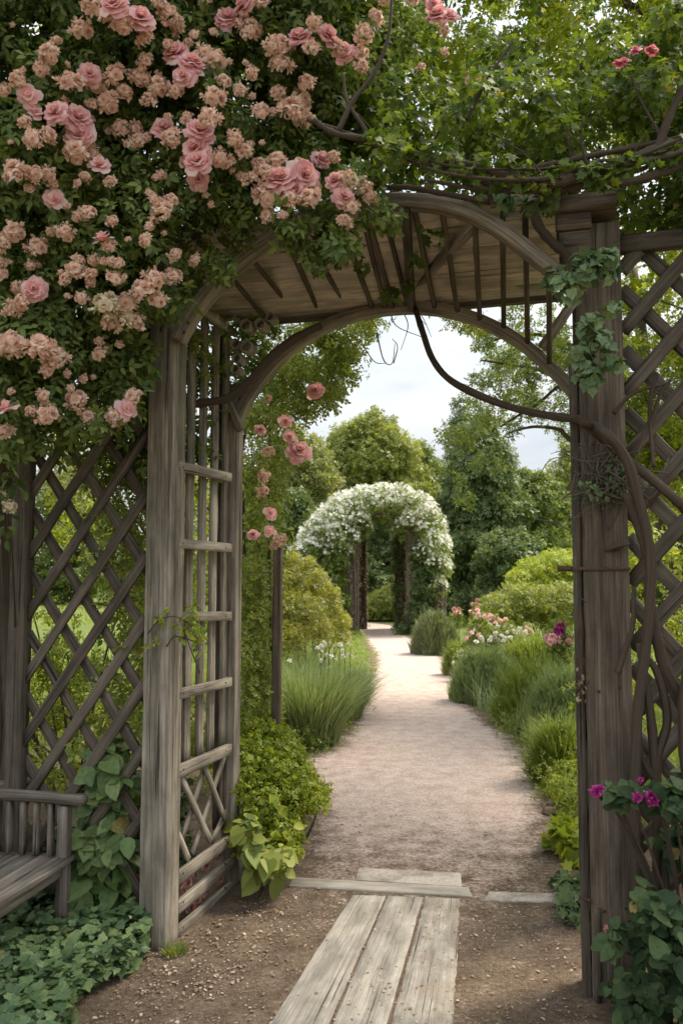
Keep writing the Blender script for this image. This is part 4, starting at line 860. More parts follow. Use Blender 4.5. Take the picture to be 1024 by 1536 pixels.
Pt, Nn = shell(cl, 900, .9, .7); scatter('leaf_mass', M['ivy'], Pt + [0, .08, 0], nrm(Nn * .6 + np.array([0, -.6, .4])), .05 * rng.lognormal(0, .3, len(Pt)), HEART, bl_, jitter=.5, droop=.8, smooth=True)
part('stem', M['bark'], lambda mb: [stem(mb, [np.array([bl_.location.x + rng.normal(0, .05), Yb + .05, -.02]), c[0] * .6 + np.array([bl_.location.x, Yb, 0]) * .4, c[0]], .008, .003, 12, 6) for c in cl[:9]], bl_, True)
# grass tuft at the post's foot
gb = G(262, 1432); tag(blades('grass_tuft', M['fresh_grass'], disc(gb, .05, .04, 130), rng.uniform(.03, .085, 130), .004, .5, None, [*gb[:2], 0], gb), 'small bright grass tuft at the foot of the left post', 'grass')

# dark vine with magenta flowers, lower right
rv = thing('flowering_creeper', 'dark leafy creeper with magenta blooms at the foot of the stout post', 'creeper', [*W3(W + .35, -.25, 0)[:2], 0])
rpoly = [(948, 1390), (958, 1330), (965, 1280), (985, 1225), (1010, 1185), (1060, 1150), (1200, 1120), (1200, 1760), (930, 1760), (920, 1560), (915, 1520), (935, 1490), (928, 1440)]
cl = [pe(x, y, rng.uniform(2.75, 3.25), rng.uniform(16, 32), .10) for x, y in polypts(rpoly, 110)]
cl += [pe(915, 1182, 2.95, 12, .04), pe(930, 1205, 2.95, 13, .04), pe(905, 1180, 2.95, 8, .03), pe(945, 1190, 2.9, 14, .04), pe(925, 1400, 2.9, 14, .05), pe(915, 1420, 2.9, 10, .05), pe(985, 1190, 2.9, 18, .05), pe(1010, 1200, 2.85, 22, .06)]
Pt, Nn = shell(cl, 8200, .8, .6); ok = Pt[:, 2] > .01; Pt, Nn = Pt[ok], Nn[ok]
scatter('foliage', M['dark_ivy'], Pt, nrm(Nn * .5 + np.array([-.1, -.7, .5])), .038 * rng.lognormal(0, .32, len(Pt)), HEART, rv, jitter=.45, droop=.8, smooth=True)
part('stem', M['bark'], lambda mb: [stem(mb, [np.array([rv.location.x + rng.normal(0, .1), rv.location.y + .1, -.02]), c[0] * .5 + np.array([rv.location.x, rv.location.y, .2]) * .5, c[0]], .008, .003, 12, 6) for c in cl[::4] + cl[-8:]], rv, True)
for x, y, r in ((893, 1187, 10), (899, 1184, 7), (978, 1200, 10), (974, 1193, 8), (955, 1196, 8), (960, 1170, 5)): bloom(rv, 'm', P(x, y, 2.86), r * 1.15 * 2.86 / F, (0, -1, .5))
bloom(rv, 's', HT(911, 1395, -.03), .022, (0, -1, .1))
# small plants along the right edge of the path, near the post
def bush(name, label, cat, cl, n, sz, mat, tmpl, **kw): return shrub(name, label, cat, cl, n, sz, mat, tmpl, **kw)
bush('edging_plant', 'lime green lobed plant leaning over the path beside the brown stones', 'plant', [pe(x, y, Y, r, .12) for x, y, Y, r in ((838, 1258, 5.2, 20), (855, 1265, 5.1, 22), (850, 1245, 5.3, 16), (865, 1290, 5.0, 20), (858, 1310, 4.9, 14))], 330, .085, M['lime'], LOBED, stems=3)
bush('edging_plant', 'low green plant with ragged leaves at the foot of the stout post', 'plant', [pe(x, y, Y, r, .12) for x, y, Y, r in ((852, 1340, 4.4, 16), (862, 1375, 4.2, 24), (855, 1400, 4.1, 16), (868, 1420, 4.0, 22), (870, 1345, 4.3, 22), (845, 1325, 4.6, 10))], 420, .07, M['ivy'], LOBED, stems=3)
bush('edging_plant', 'weedy bright tuft of mixed leaves between the path and the dark post', 'plant', [pe(x, y, Y, r, .2) for x, y, Y, r in ((845, 1190, 6.2, 24), (860, 1210, 5.9, 26), (835, 1175, 6.5, 18), (858, 1160, 6.5, 24), (855, 1130, 6.8, 24))], 1500, .05, M['lime'], TWIG, stems=3)

# ================================================================== BEDS, left
lm = [pe(x, y, Y, r, .22) for x, y, Y, r in ((385, 1130, 5.0, 30), (415, 1150, 4.95, 26), (440, 1185, 4.9, 22), (468, 1196, 4.9, 17), (484, 1192, 4.9, 9), (400, 1200, 4.8, 30), (428, 1235, 4.75, 22), (440, 1265, 4.7, 13), (380, 1250, 4.7, 30), (412, 1275, 4.62, 22), (390, 1098, 5.15, 26), (425, 1112, 5.15, 16), (442, 1128, 5.15, 12), (370, 1170, 4.85, 26), (408, 1082, 5.25, 12), (455, 1158, 5, 13), (446, 1215, 4.85, 13), (462, 1172, 4.95, 11), (372, 1080, 5.2, 18))]
ls = bush('leafy_shrub', 'bright lime shrub spilling onto the path behind the left panel', 'shrub', lm, 6500, .055, M['lime'], TWIG, stems=8, depth=.9)
Pt, Nn = shell(lm, 2600, .5, .3); scatter('foliage', M['lime'], Pt, Nn, .034 * rng.lognormal(0, .3, len(Pt)), OVAL, ls, jitter=.8)
Pt, Nn = shell(lm[8:10] + lm[5:7], 500, .4, .3); scatter('foliage', M['lime'], Pt + Nn * .02, Nn, .045 * rng.lognormal(0, .3, len(Pt)), OVAL, ls, jitter=.6)
h = thing('hosta_plant', 'broad leaved hosta at the foot of the lime shrub', 'plant', [*G(405, 1312)[:2], 0])
cl = [pe(x, y, 4.42, r, .10) for x, y, r in ((375, 1275, 14), (400, 1285, 18), (425, 1290, 16), (385, 1300, 14), (410, 1300, 14), (372, 1240, 12), (385, 1262, 12))]
Pt, Nn = shell(cl, 170, .8, .4); scatter('leaf_mass', M['rose_leaf_light'], Pt, nrm(Nn + np.array([.2, -.6, .8])), .07 * rng.lognormal(0, .3, len(Pt)), HEART, h, jitter=.35, droop=.8, smooth=True)
# ornamental grass
def gclump(name, label, cat, px, py, rx, ry, n, ln, w, lean, mat, group=None, droop=.6, z=0):
    c = G(px, py); t = thing(name, label, cat, [c[0], c[1], 0], group)
    b = disc(c, rx, ry, n); b[:, 2] = z * rng.random(n); blades('blade', mat, b, ln * rng.uniform(.55, 1.1, n), w, lean, t, None, c, droop); return t
gclump('ornamental_grass', 'blue green ornamental grass clump beside the wooden stake', 'grass clump', 462, 1116, .30, .28, 2600, .95, .008, .5, M['blue_grass'], droop=.55)
gclump('ornamental_grass', 'finer blue green grass tuft just beyond the larger clump', 'grass clump', 500, 1075, .34, .4, 2000, .8, .008, .6, M['blue_grass'], droop=.6)
gclump('ornamental_grass', 'grass clump half hidden behind the thin wooden stake', 'grass clump', 425, 1060, .4, .4, 1500, .95, .009, .5, M['blue_grass'], droop=.55)
# mixed low edging along the left of the path
ed = [(470, 1128), (500, 1112), (525, 1085), (540, 1055), (551, 1025), (558, 1000), (560, 980), (545, 962), (530, 948)]
ep = spline([G(x - 6, y) for x, y in ed], 26)
cl = [(p + [-rng.uniform(.0, .7), rng.normal(0, .15), .03], np.array([.3, .35, rng.uniform(.14, .32)])) for p in ep for _ in range(3)]
shrub('edging_plant', 'low yellow green edging plants along the left of the path', 'edging', cl, 14000, .055, M['fresh_grass'], TWIG, stems=0)
bank = disc(np.array([-1.4, 16, 0]), .9, 5, 5000); tag(blades('grass', M['fresh_grass'], bank, rng.uniform(.2, .5, 5000), .012, .6, None, [-1.4, 16, 0], np.array([-1.4, 16.])), 'soft grassy bank left of the path before the flowering arch', 'grass', kind='stuff')
wf = thing('phlox_plant', 'white flowered plant in the bed left of the path', 'flowering plant', [*P(490, 1000, 9.2)[:2], 0], 'phlox in the beds')
for x, y in [(483, 968), (487, 975), (490, 985), (481, 990), (500, 972), (508, 968), (515, 972), (498, 985), (503, 992), (520, 982), (528, 985), (432, 988), (486, 962), (512, 985), (478, 975), (495, 1000), (524, 965), (492, 968)]: bloom(wf, 'w', P(x + rng.normal(0, 2), y + rng.normal(0, 2), 9.1 + rng.normal(0, .2)), rng.uniform(.022, .042), (0, -1, .6))
part('stem', M['vine_leaf'], lambda mb: [stem(mb, [P(x, 1010, 9.2) * [1, 1, 0], P(x + 1, 990, 9.2), P(x + 2, 970, 9.1)], .006, .004, 8, 5) for x in (480, 486, 492, 500, 508, 516, 524)], wf, True)
ym = [pe(x, y, Y, r, .45) for x, y, Y, r in ((440, 872, 12, 26), (470, 885, 12.5, 24), (425, 910, 11.5, 30), (460, 920, 11.5, 30), (490, 905, 13, 22), (505, 935, 13, 20), (480, 950, 12, 26), (430, 960, 11.2, 30), (415, 865, 11.5, 18), (512, 955, 13, 14), (500, 890, 13, 9), (452, 850, 12.2, 12), (430, 846, 12, 10), (478, 862, 12.5, 9), (415, 842, 11.8, 10), (440, 834, 12, 7), (465, 842, 12.3, 6), (490, 878, 12.8, 7), (516, 930, 13, 8), (503, 912, 13, 9))]
ys = bush('yellow_shrub', 'airy yellow green shrub in front of the white flowering arch', 'shrub', ym, 4200, .075, M['yellow_shrub'], TWIG, stems=12, depth=1.0, jitter=1.0)
Pt, Nn = shell(ym, 3600, 1.0, .5); scatter('foliage', M['tree_pale'], Pt, Nn, .085 * rng.uniform(.5, 1.3, len(Pt)), TWIG, ys, jitter=1.0)
Pt, Nn = shell([e for e in ym if rng.random() < .35], 1500, .6, .5); scatter('foliage', M['yellow_shrub'], Pt, Nn, .07 * rng.uniform(.5, 1.3, len(Pt)), TWIG, ys, jitter=1.0)
bush('leafy_shrub', 'pale dense shrub behind the thin wooden stake', 'shrub', [pe(x, y, Y, r, .4) for x, y, Y, r in ((385, 900, 7.5, 34), (390, 960, 7.2, 34), (385, 1020, 7, 34), (400, 1050, 6.9, 26), (375, 860, 7.8, 30), (395, 850, 7.4, 20), (372, 1060, 6.6, 26), (405, 1000, 7, 16), (402, 920, 7.3, 16), *[(370 + 22 * rng.random(), y, 5.35, 17 + 6 * rng.random()) for y in range(850, 1110, 16)], *[(392 + 12 * rng.random(), y, 5.5, 12) for y in range(880, 1100, 24)])], 13000, .05, M['rose_leaf_light'], TWIG, stems=6, depth=.9)

# ================================================================== FLOWERING ARCH, far
YA = 25.0
fa_ = thing('garden_arch', 'distant arch on twiggy pillars at the end of the path', 'arch', [*G(575, 950)[:2], 0])
def pillar(px, w, ztop_py, Y, mat):
    a = P(px, 900, Y); zt_ = P(px, ztop_py, Y)[2]
    def fn(mb): 
        board(mb, [a[0], a[1], -.1], [a[0], a[1], zt_], w * .8, w * .8, np.array([0, 1., 0]), n=30, jit=.01)
        for i in range(26):
            x, y = rng.uniform(-w / 2, w / 2, 2); stem(mb, [np.array([a[0] + x, a[1] + y, 0]), np.array([a[0] + x + rng.normal(0, .05), a[1] + y, zt_ * .5]), np.array([a[0] + x + rng.normal(0, .08), a[1] + y, zt_])], .035, .02, 14, 5, .1)
    o = part('pillar', mat, fn, fa_)
    c = [(np.array([a[0], a[1], z]), np.array([w * .62, w * .62, .3])) for z in np.linspace(.1, zt_, 12)]
    Pt, Nn = shell(c, 2600, .4, 1); scatter('dry_twigs', M['dry_leaf'], Pt, Nn, .09 * rng.uniform(.6, 1.3, len(Pt)), TWIG, o)
pillar(526, .46, 800, YA, M['dry_stem']); pillar(620, .42, 790, YA, M['dry_stem']); pillar(603, .42, 790, YA + 2.6, M['bark']); pillar(540, .4, 790, YA + 2.6, M['bark']); pillar(656, .34, 840, YA + .2, M['dry_stem'])
for YY in (YA, YA + 2.6): part('arch_rail', M['vine_bark'], lambda mb: stem(mb, [P(x, y, YY) for x, y in ((526, 860), (530, 810), (548, 782), (572, 772), (598, 780), (616, 808), (620, 860))], .09, .09, 30, 8), fa_, True)
wr = thing('white_rambler', 'mass of small white blossom draped over the distant arch', 'climbing plant', [*G(640, 952)[:2], 0])
cl = []
for YY in (YA - .1, YA + 1.2, YA + 2.5):
    cl += [pe(x, y, YY + rng.uniform(-.3, .3), r, .75) for x, y, r in ((482, 812, 30), (500, 790, 30), (520, 770, 28), (545, 758, 25), (572, 754, 24), (598, 757, 25), (622, 770, 28), (640, 792, 25), (652, 820, 20), (655, 850, 16), (654, 880, 11), (532, 786, 20), (480, 840, 24), (502, 826, 24), (470, 826, 18), (614, 790, 20), (640, 830, 18), (510, 806, 24), (462, 850, 18), (478, 872, 18), (495, 868, 16), (450, 832, 12))]
Pt, Nn = shell(cl, 12000, .35, .6); scatter('foliage', M['tree_mid'], Pt + Nn * .06, Nn, .22 * rng.uniform(.6, 1.3, len(Pt)), TWIG, wr)
Pt, Nn = shell(cl, 30000, .22, .35); kp_ = (Nn[:, 2] > -.25) & (Nn[:, 1] < .6); Pt, Nn = Pt[kp_], Nn[kp_]
kp_ = rng.random(len(Pt)) < np.clip(.17 + .4 * (Nn[:, 2] + .3) + .5 * (np.sin(Pt[:, 0] * 5 + Pt[:, 2]) * np.sin(Pt[:, 2] * 6 + 1 + Pt[:, 1]) > -.05), .16, .95); Pt, Nn = Pt[kp_], Nn[kp_]
tag(scatter('blossom_mass', M['white_petal'], Pt * 1.0 + Nn * .12, nrm(Nn + np.array([0, -.4, .2])), .105 * rng.lognormal(0, .25, len(Pt)), STAR, wr, jitter=.6), kind='stuff')
cl = [pe(x, y, YA - .1 + rng.uniform(-.1, .5), r, .35) for x, y, r in ((640, 870, 15), (636, 900, 17), (640, 925, 17), (630, 940, 14), (646, 850, 14), (628, 880, 14), (622, 850, 10), (624, 910, 12), (620, 935, 10), (612, 945, 8), (600, 945, 5), (607, 948, 6))]
cl += [pe(x, y, YA - .35, r, .25) for x, y, r in ((628, 830, 12), (632, 855, 13), (630, 885, 13), (628, 915, 13), (632, 940, 13), (640, 945, 12), (508, 900, 8), (512, 925, 8), (508, 945, 9))]
cl += [pe(x, y, YA + 2.6, r, .3) for x, y, r in ((596, 820, 8), (597, 850, 8), (598, 880, 8), (598, 910, 8), (600, 935, 8))]
Pt, Nn = shell(cl, 6500, .5, .8); scatter('foliage', M['tree_dark'], Pt, Nn, .2 * rng.uniform(.6, 1.3, len(Pt)), TWIG, wr)
Pt, Nn = shell([pe(x, y, YA - .5, r, .4) for x, y, r in ((496, 850, 16), (505, 870, 16), (510, 840, 14), (515, 900, 12), (490, 880, 14))], 2200, .5, .8); scatter('foliage', M['tree_mid'], Pt, Nn, .12, QUAD, wr)
bush('leafy_shrub', 'feathery light green shrub seen through the far arch', 'shrub', [pe(x, y, 33, r, 1.2) for x, y, r in ((560, 912, 20), (578, 905, 22), (545, 920, 15), (590, 900, 22), (600, 915, 20))], 5000, .2, M['tree_olive'], TWIG, stems=5)

# ================================================================== BEDS, right
def mound(name, label, px, py, Y, rpx, hpx, n, ln, mat, w=.008, lean=.5, group=None, cat='shrub'):
    """rounded mound of upright fine stems"""
    c = P(px, py, Y); rx = rpx * Y / F; hz = hpx * Y / F; t = thing(name, label, cat, [c[0], c[1], 0], group)
    d = nrm(rng.normal(0, 1, (n, 3))); d[:, 2] = abs(d[:, 2]); s = 1 - .35 * rng.random(n)[:, None]
    wob = 1 + .10 * np.sin(d[:, :1] * 9 + px) * np.cos(d[:, 1:2] * 8)
    b = np.array([c[0], c[1], 0]) + d * np.array([rx, rx * .9, hz]) * s * wob; b[:, 2] = np.maximum(b[:, 2] - ln * .35, 0)
    blades('foliage', mat, b, ln * rng.uniform(.5, 1.2, n), w, lean, t, None, c, .4)
    Pt, Nn = shell([(np.array([c[0], c[1], hz * .1]), np.array([rx * .92, rx * .82, hz * .86]))], n // 2, .4, .1); Pt[:, 2] = np.maximum(Pt[:, 2], .02)
    scatter('foliage', mat, Pt, Nn, .06 * ln / .2 * rng.uniform(.6, 1.3, len(Pt)), TWIG, t); return t
mound('lavender_mound', 'grey green rounded mound at the right foot of the far arch', 652, 980, 18.5, 36, 62, 6500, .22, M['grey_mound'], .012)
mound('lavender_mound', 'rounded green mound bulging over the bend of the path', 728, 1062, 11.4, 52, 78, 8000, .2, M['blue_grass'], .008)
mound('lavender_mound', 'small bright mound behind the white flowers at the path bend', 690, 1012, 14.5, 26, 50, 3000, .2, M['fresh_grass'], .009)
mound('grassy_mound', 'spiky green mound between the round mound and the stout post', 800, 1085, 9.6, 56, 84, 6500, .3, M['fresh_grass'], .008, .6)
mound('grassy_mound', 'loose tall grass mound close behind the stout post', 850, 1080, 8.6, 56, 100, 5500, .34, M['blue_grass'], .008, .6)
mound('grassy_mound', 'small dark tuft at the path edge below the spiky mound', 800, 1104, 8.9, 26, 40, 1800, .16, M['grey_mound'], .007, .5)
mound('grassy_mound', 'weedy grass mound on the path edge beside the flat pale stone', 838, 1175, 6.9, 40, 90, 3000, .24, M['fresh_grass'], .007, .7)
mound('grassy_mound', 'feathery low grass below the magenta flowers', 795, 1020, 12.5, 55, 74, 4500, .35, M['fresh_grass'], .010, .6)
def flowers(label, name, key, pts, Y, r, stems_mat=M['fresh_grass']):
    c = P(*pts[0], Y); t = thing(name, label, 'flowering plant', [c[0], c[1], 0], 'phlox in the beds' if key in 'wk' else None)
    for x, y in pts: bloom(t, key, P(x, y, Y + rng.normal(0, .25)), r * rng.uniform(.7, 1.3), (0, -1, .6))
    mb = MB()
    for x, y in pts[::2]:
        p = P(x, y, Y + .05); stem(mb, [p * [1, 1, 0], p * [1, 1, .5] + [.01, 0, 0], p], .006, .004, 8, 5)
    mb.build('stem', M['fresh_grass'], t); 
    L = [(P(x, y + 14, Y + .1), np.array([.16, .16, .22])) for x, y in pts[::3]]; Pt, Nn = shell(L, 90 * len(L), .8, .8); scatter('foliage', M['fresh_grass'], Pt, Nn, .10, TWIG, t)
    return t
jit = lambda a, n, sx, sy: [(a[0] + rng.normal(0, sx), a[1] + rng.normal(0, sy)) for _ in range(n)]
flowers('pink phlox heads over the mound at the path bend', 'phlox_plant', 'k', jit((735, 932), 26, 13, 6) + jit((712, 950), 14, 8, 5), 14.2, .055)
flowers('white phlox scattered in front of the pink phlox', 'phlox_plant', 'w', jit((735, 952), 28, 16, 8) + jit((768, 955), 16, 10, 7) + jit((690, 985), 7, 7, 5) + jit((697, 985), 6, 4, 5), 13.5, .048)
flowers('pale pink phlox drift between the white phlox and magenta flowers', 'phlox_plant', 'k', jit((785, 950), 14, 16, 8), 14, .035)
flowers('deep magenta flower head showing beside the stout post', 'magenta_flower', 'm', [(838, 938), (840, 946), (834, 947), (842, 940), (836, 955), (830, 950)], 10.5, .055)
flowers('bright pink blossoms clustered beneath the magenta flower head', 'pink_flower', 'l', [(828, 955), (820, 957), (836, 960), (845, 958), (852, 962), (825, 963), (840, 964), (858, 956)], 10.4, .05)
flowers('faded pink spires behind the grey green mound', 'astilbe_plant', 's', jit((715, 912), 12, 8, 6) + jit((682, 915), 6, 5, 3), 19, .07)
bush('leafy_shrub', 'rounded lime shrub beyond the flower bed', 'shrub', [pe(x, y, 19, r, 1) for x, y, r in ((800, 862, 26), (830, 850, 26), (855, 860, 24), (785, 885, 24), (825, 880, 30), (775, 865, 10), (870, 850, 30))], 7500, .12, M['lime'], TWIG, stems=6)
bush('leafy_shrub', 'wide green shrub in front of the lime one', 'shrub', [pe(x, y, 17, r, .9) for x, y, r in ((745, 912, 22), (775, 900, 26), (810, 905, 28), (845, 905, 30), (830, 925, 24), (760, 925, 20), (880, 900, 30))], 7500, .12, M['tree_olive'], TWIG, stems=6)

ed = [(690, 1000), (705, 1045), (740, 1078), (775, 1106), (800, 1128), (815, 1165), (835, 1205)]
ep = spline([G(x + 8, y) for x, y in ed], 24)
cl = [(p + [rng.uniform(-.1, .8), rng.normal(0, .15), .04], np.array([.26, .3, rng.uniform(.10, .30)])) for p in ep for _ in range(3)]
shrub('edging_plant', 'ragged green weeds along the right edge of the path', 'edging', cl, 12000, .05, M['fresh_grass'], TWIG, stems=0)
b = np.concatenate([disc(np.array([p[0] + rng.uniform(.1, 1.1), p[1] + rng.normal(0, .3), 0]), .3, .3, 130) for p in ep for _ in range(2)])
tag(blades('grass', M['blue_grass'], b, rng.uniform(.2, .65, len(b)), .008, .7, None, [*ep[10][:2], 0], ep[10]), 'loose mixed grass growing through the mounds right of the path', 'grass', kind='stuff')
# grass between the beds
for (cx, cy, rx, ry, n) in ((-5, 14, 3.4, 9, 9000), (6.5, 14, 4.2, 9, 9000), (0, 36, 22, 9, 9000)):
    b = disc(np.array([cx, cy, 0]), rx, ry, n)
    if cy > 30: b = b[~((abs(b[:, 0] - 1.2) < 2.6) & (b[:, 1] < 33))]
    tag(blades('grass', M['fresh_grass'], b, rng.uniform(.15, .4, len(b)), .025 if cy > 30 else .016, .6, None, [cx, cy, 0], np.array([cx, cy])), {-5: 'rough green grass filling the bed on the left', 6.5: 'rough green grass filling the bed on the right', 0: 'distant lawn grass beyond the far arch'}[cx], 'grass', kind='stuff')

# ================================================================== TREES beyond
def tpx(name, label, px, top_py, Y, wpx, n, size, mat, low_py=None, **kw):
    """tree given by where its crown shows: centre column, top row, width"""
    top = P(px, top_py, Y); low = max(.4, P(px, low_py, Y)[2]) if low_py else top[2] * .22
    rz = (top[2] - low) / 2; rx = wpx / 2 * Y / F
    return tree(name, label, 'tree', (top[0], Y), (top[0], Y, low + rz), np.array([rx, rx * .8, rz]) * .86, n, size, mat, **kw)
full_tree('broad_tree', 'broad round green tree rising behind the white flowering arch', 552, 612, 48, 262, 34000, .42, M['tree_olive'], 70, 1.9, tr=.3, f=(.14, .34))
full_tree('broad_tree', 'smaller round tree to the right of the broad one behind the arch', 622, 664, 52, 150, 14000, .40, M['tree_mid'], 46, 1.9, f=(.14, .34))
full_tree('broad_tree', 'pale green tree between the rambling rose and the far arch', 455, 630, 36, 160, 16000, .34, M['tree_pale'], 60, 2.0, f=(.16, .3))
full_tree('dark_tree', 'dark bushy tree left of the far arch behind the yellow shrub', 440, 735, 31, 130, 12000, .3, M['tree_dark'], 50, 3)
full_tree('dark_tree', 'dark green shrubby tree framed inside the far arch', 572, 740, 42, 150, 12000, .34, M['tree_dark'], 46, 3)
full_tree('conifer_tree', 'tall dark green tree just right of the far arch', 718, 622, 34, 178, 30000, .30, M['tree_dark'], 110, 1.35, f=(.10, .28), depth=.85)
full_tree('conifer_tree', 'narrow feathery tree top rising behind the dark tree', 690, 585, 37, 90, 7000, .30, M['tree_dark'], 60, 1.2, f=(.16, .34), depth=.95)
full_tree('broad_tree', 'medium green tree between the dark tree and the stout post', 795, 700, 40, 170, 18000, .34, M['tree_mid'], 60, 2, f=(.16, .3))
full_tree('broad_tree', 'light green tree top just left of the stout post', 862, 660, 46, 170, 16000, .38, M['tree_olive'], 60, 2, f=(.16, .3))
full_tree('sapling', 'thin sapling with sparse leaves rising above the trees by the sky gap', 765, 655, 36, 40, 700, .2, M['tree_mid'], 26, 1.6, tr=.07, bot=.45, depth=.95)
full_tree('dark_tree', 'dark green tree behind the lime shrub on the right', 760, 790, 30, 140, 13000, .27, M['tree_dark'], 50, 3)
for i, (x, y, Y, w, mm) in enumerate([(-480, 560, 46, 330, 'tree_mid'), (-250, 640, 50, 300, 'tree_olive'), (-60, 610, 52, 260, 'tree_pale'), (120, 700, 55, 240, 'tree_mid'), (330, 680, 58, 260, 'tree_olive'), (650, 770, 62, 240, 'tree_mid'), (960, 640, 52, 240, 'tree_mid'), (1130, 580, 48, 260, 'tree_olive'), (1330, 540, 50, 300, 'tree_mid'), (1560, 560, 46, 320, 'tree_pale')]):
    full_tree('far_tree', ['tall tree far to the left beyond the bench', 'olive tree in the far left distance', 'pale tree glimpsed through the left lattice', 'distant green tree behind the left post', 'distant olive tree behind the left side panel', 'distant tree low behind the far arch', 'distant tree behind the right lattice', 'olive tree in the distance beyond the right lattice', 'tall tree far to the right beyond the lattice', 'pale tree at the far right of the garden'][i], x, y, Y, w, 7000, .55, M[mm], 36, 3, tr=.3, group='trees closing the garden')
wood = [(np.array([x, 74 + rng.normal(0, 3), rng.uniform(1, 5)]), np.array([rng.uniform(3, 5), 3, rng.uniform(3, 5)])) for x in np.linspace(-85, 95, 74)]
Pt, Nn = shell(wood, 26000, .5, .6); ok = Pt[:, 2] > 0
tag(scatter('far_wood', M['tree_mid'], Pt[ok], Nn[ok], .7 * rng.uniform(.6, 1.3, ok.sum()), TWIG, None, [0, 74, 0]), 'far wood closing the view at the back of the garden', 'wood', kind='stuff')
# overhanging tree on the right: branches reach across the opening
ov = thing('overhanging_tree', 'small leaved tree reaching over the opening from behind the stout post', 'tree', [4.6, 11.5, 0])
cl = []
opoly = [(700, 545), (720, 505), (760, 490), (800, 500), (900, 470), (1010, 500), (1010, 680), (900, 670), (840, 655), (800, 640), (760, 665), (720, 680), (690, 690), (668, 660), (690, 610), (740, 600), (715, 575)]
for x, y in polypts(opoly, 85): cl.append(pe(x, y, rng.uniform(10.5, 13), rng.uniform(9, 24), .35))
for x, y in polypts([(650, 420), (680, 440), (760, 400), (860, 400), (880, 500), (800, 490), (700, 480)], 22): cl.append(pe(x, y, rng.uniform(10.5, 12), rng.uniform(6, 14), .3))
for x, y in ((660, 700), (690, 720), (720, 690), (745, 700), (700, 750)): cl.append(pe(x, y, 12.5, 14, .3))
Pt, Nn = shell(cl, 7000, .85, .8); scatter('crown', M['tree_mid'], Pt, Nn, .125 * rng.uniform(.6, 1.3, len(Pt)), TWIG, ov, droop=.5)
mb = MB(); b = np.array([4.6, 11.5, -.1])
stem(mb, [b, b + [-.1, 0, 2], b + [-.3, 0, 4.2], b + [-.4, .2, 6.2]], .16, .06, 24, 10)
for pts, s in (([(858, 662), (840, 645), (800, 640), (760, 650)], (4.5, 2.6)), ([(880, 600), (820, 560), (770, 548), (720, 540)], (4.4, 3.4)), ([(870, 580), (800, 610), (750, 640)], (4.5, 3)), ([(860, 520), (790, 500), (740, 510)], (4.3, 4.2))):
    pp = [P(x, y, 11.6) for x, y in pts]; stem(mb, ([np.array([s[0], 11.5, s[1]])] if s[0] else [pp[0] * [1, 1, .0]]) + pp, .045, .012, 24, 7)
mb.build('trunk', M['bark'], ov, smooth=True)

# tall trees whose crowns arch over the arbor
def over(name, label, base, poly, n, nl, Ya, Yb, rr, size, mat, tr=.2, tmpl=TWIG):
    t = thing(name, label, 'tree', [*base, 0]); C = [pe(x, y, rng.uniform(Ya, Yb), rng.uniform(*rr), rng.uniform(.3, .6)) for x, y in polypts(poly, n)]
    Pt, Nn = shell(C, nl, .85, .8); scatter('crown', mat, Pt, Nn, size * rng.uniform(.6, 1.35, len(Pt)), tmpl, t, droop=.5)
    mb = MB(); b = np.array([*base, -.1]); m = np.mean([c[0] for c in C], axis=0); s = np.array([base[0] * .9 + m[0] * .1, base[1] * .9 + m[1] * .1, m[2] * .75])
    stem(mb, [b, b * .5 + s * .5, s], tr, tr * .7, 16, 10)
    for c in C[::max(1, n // 12)]: stem(mb, [s - [0, 0, rng.uniform(0, 1)], s * .5 + c[0] * .5 + [0, 0, .3], c[0]], tr * .35, tr * .06, 18, 7)
    mb.build('trunk', M['bark'], t, smooth=True); return t
over('maple_tree', 'sunlit yellow green maple crown above the arbor roof on the right', (5.2, 7.5), [(620, -300), (1260, -300), (1260, 250), (1000, 240), (760, 225), (640, 150), (600, 40)], 200, 20000, 6.5, 9.5, (20, 50), .15, M['tree_bright'], .2)
over('maple_tree', 'yellow green maple foliage behind the right lattice', (7.2, 11.2), [(905, 250), (1220, 220), (1220, 760), (960, 740), (905, 600)], 110, 8500, 9.0, 12.0, (20, 46), .17, M['tree_bright'], .14)
over('maple_tree', 'bright tree crown above the climbing rose at the upper left', (-4.6, 8.5), [(-600, -300), (620, -300), (560, 120), (100, 120), (40, 260), (-600, 520)], 120, 11000, 7, 10, (22, 50), .15, M['tree_bright'], .2)
for lab, base, poly, n, nl, Ya, Yb, mm in (('shrubby tree with pale leaves behind the left lattice', (-3.4, 8.5), [(-400, 560), (0, 560), (90, 600), (130, 700), (110, 800), (-400, 850)], 34, 2600, 7.5, 9.5, 'tree_pale'), ('slender tree with gaps of sky behind the left lattice', (-2.1, 9.5), [(60, 640), (210, 640), (340, 560), (340, 830), (210, 800), (150, 830), (80, 830)], 30, 1300, 8.5, 10.5, 'tree_bright')):
    over('garden_tree', lab, base, poly, n, nl, Ya, Yb, (14, 30), .12, M[mm], .07)
over('leafy_shrub', 'yellow green shrub filling the lower part of the left lattice', (-1.9, 6.2), [(-300, 860), (60, 830), (200, 850), (340, 880), (340, 1180), (200, 1200), (-300, 1230)], 95, 9500, 5.4, 7.4, (18, 40), .085, M['tree_bright'], .03)['category'] = 'shrub'
over('leafy_shrub', 'sunny shrub behind the lower part of the right lattice', (2.6, 5.0), [(905, 740), (1400, 720), (1400, 1250), (950, 1230), (890, 1150)], 85, 9500, 4.4, 6.4, (18, 42), .085, M['lime'], .03)['category'] = 'shrub'
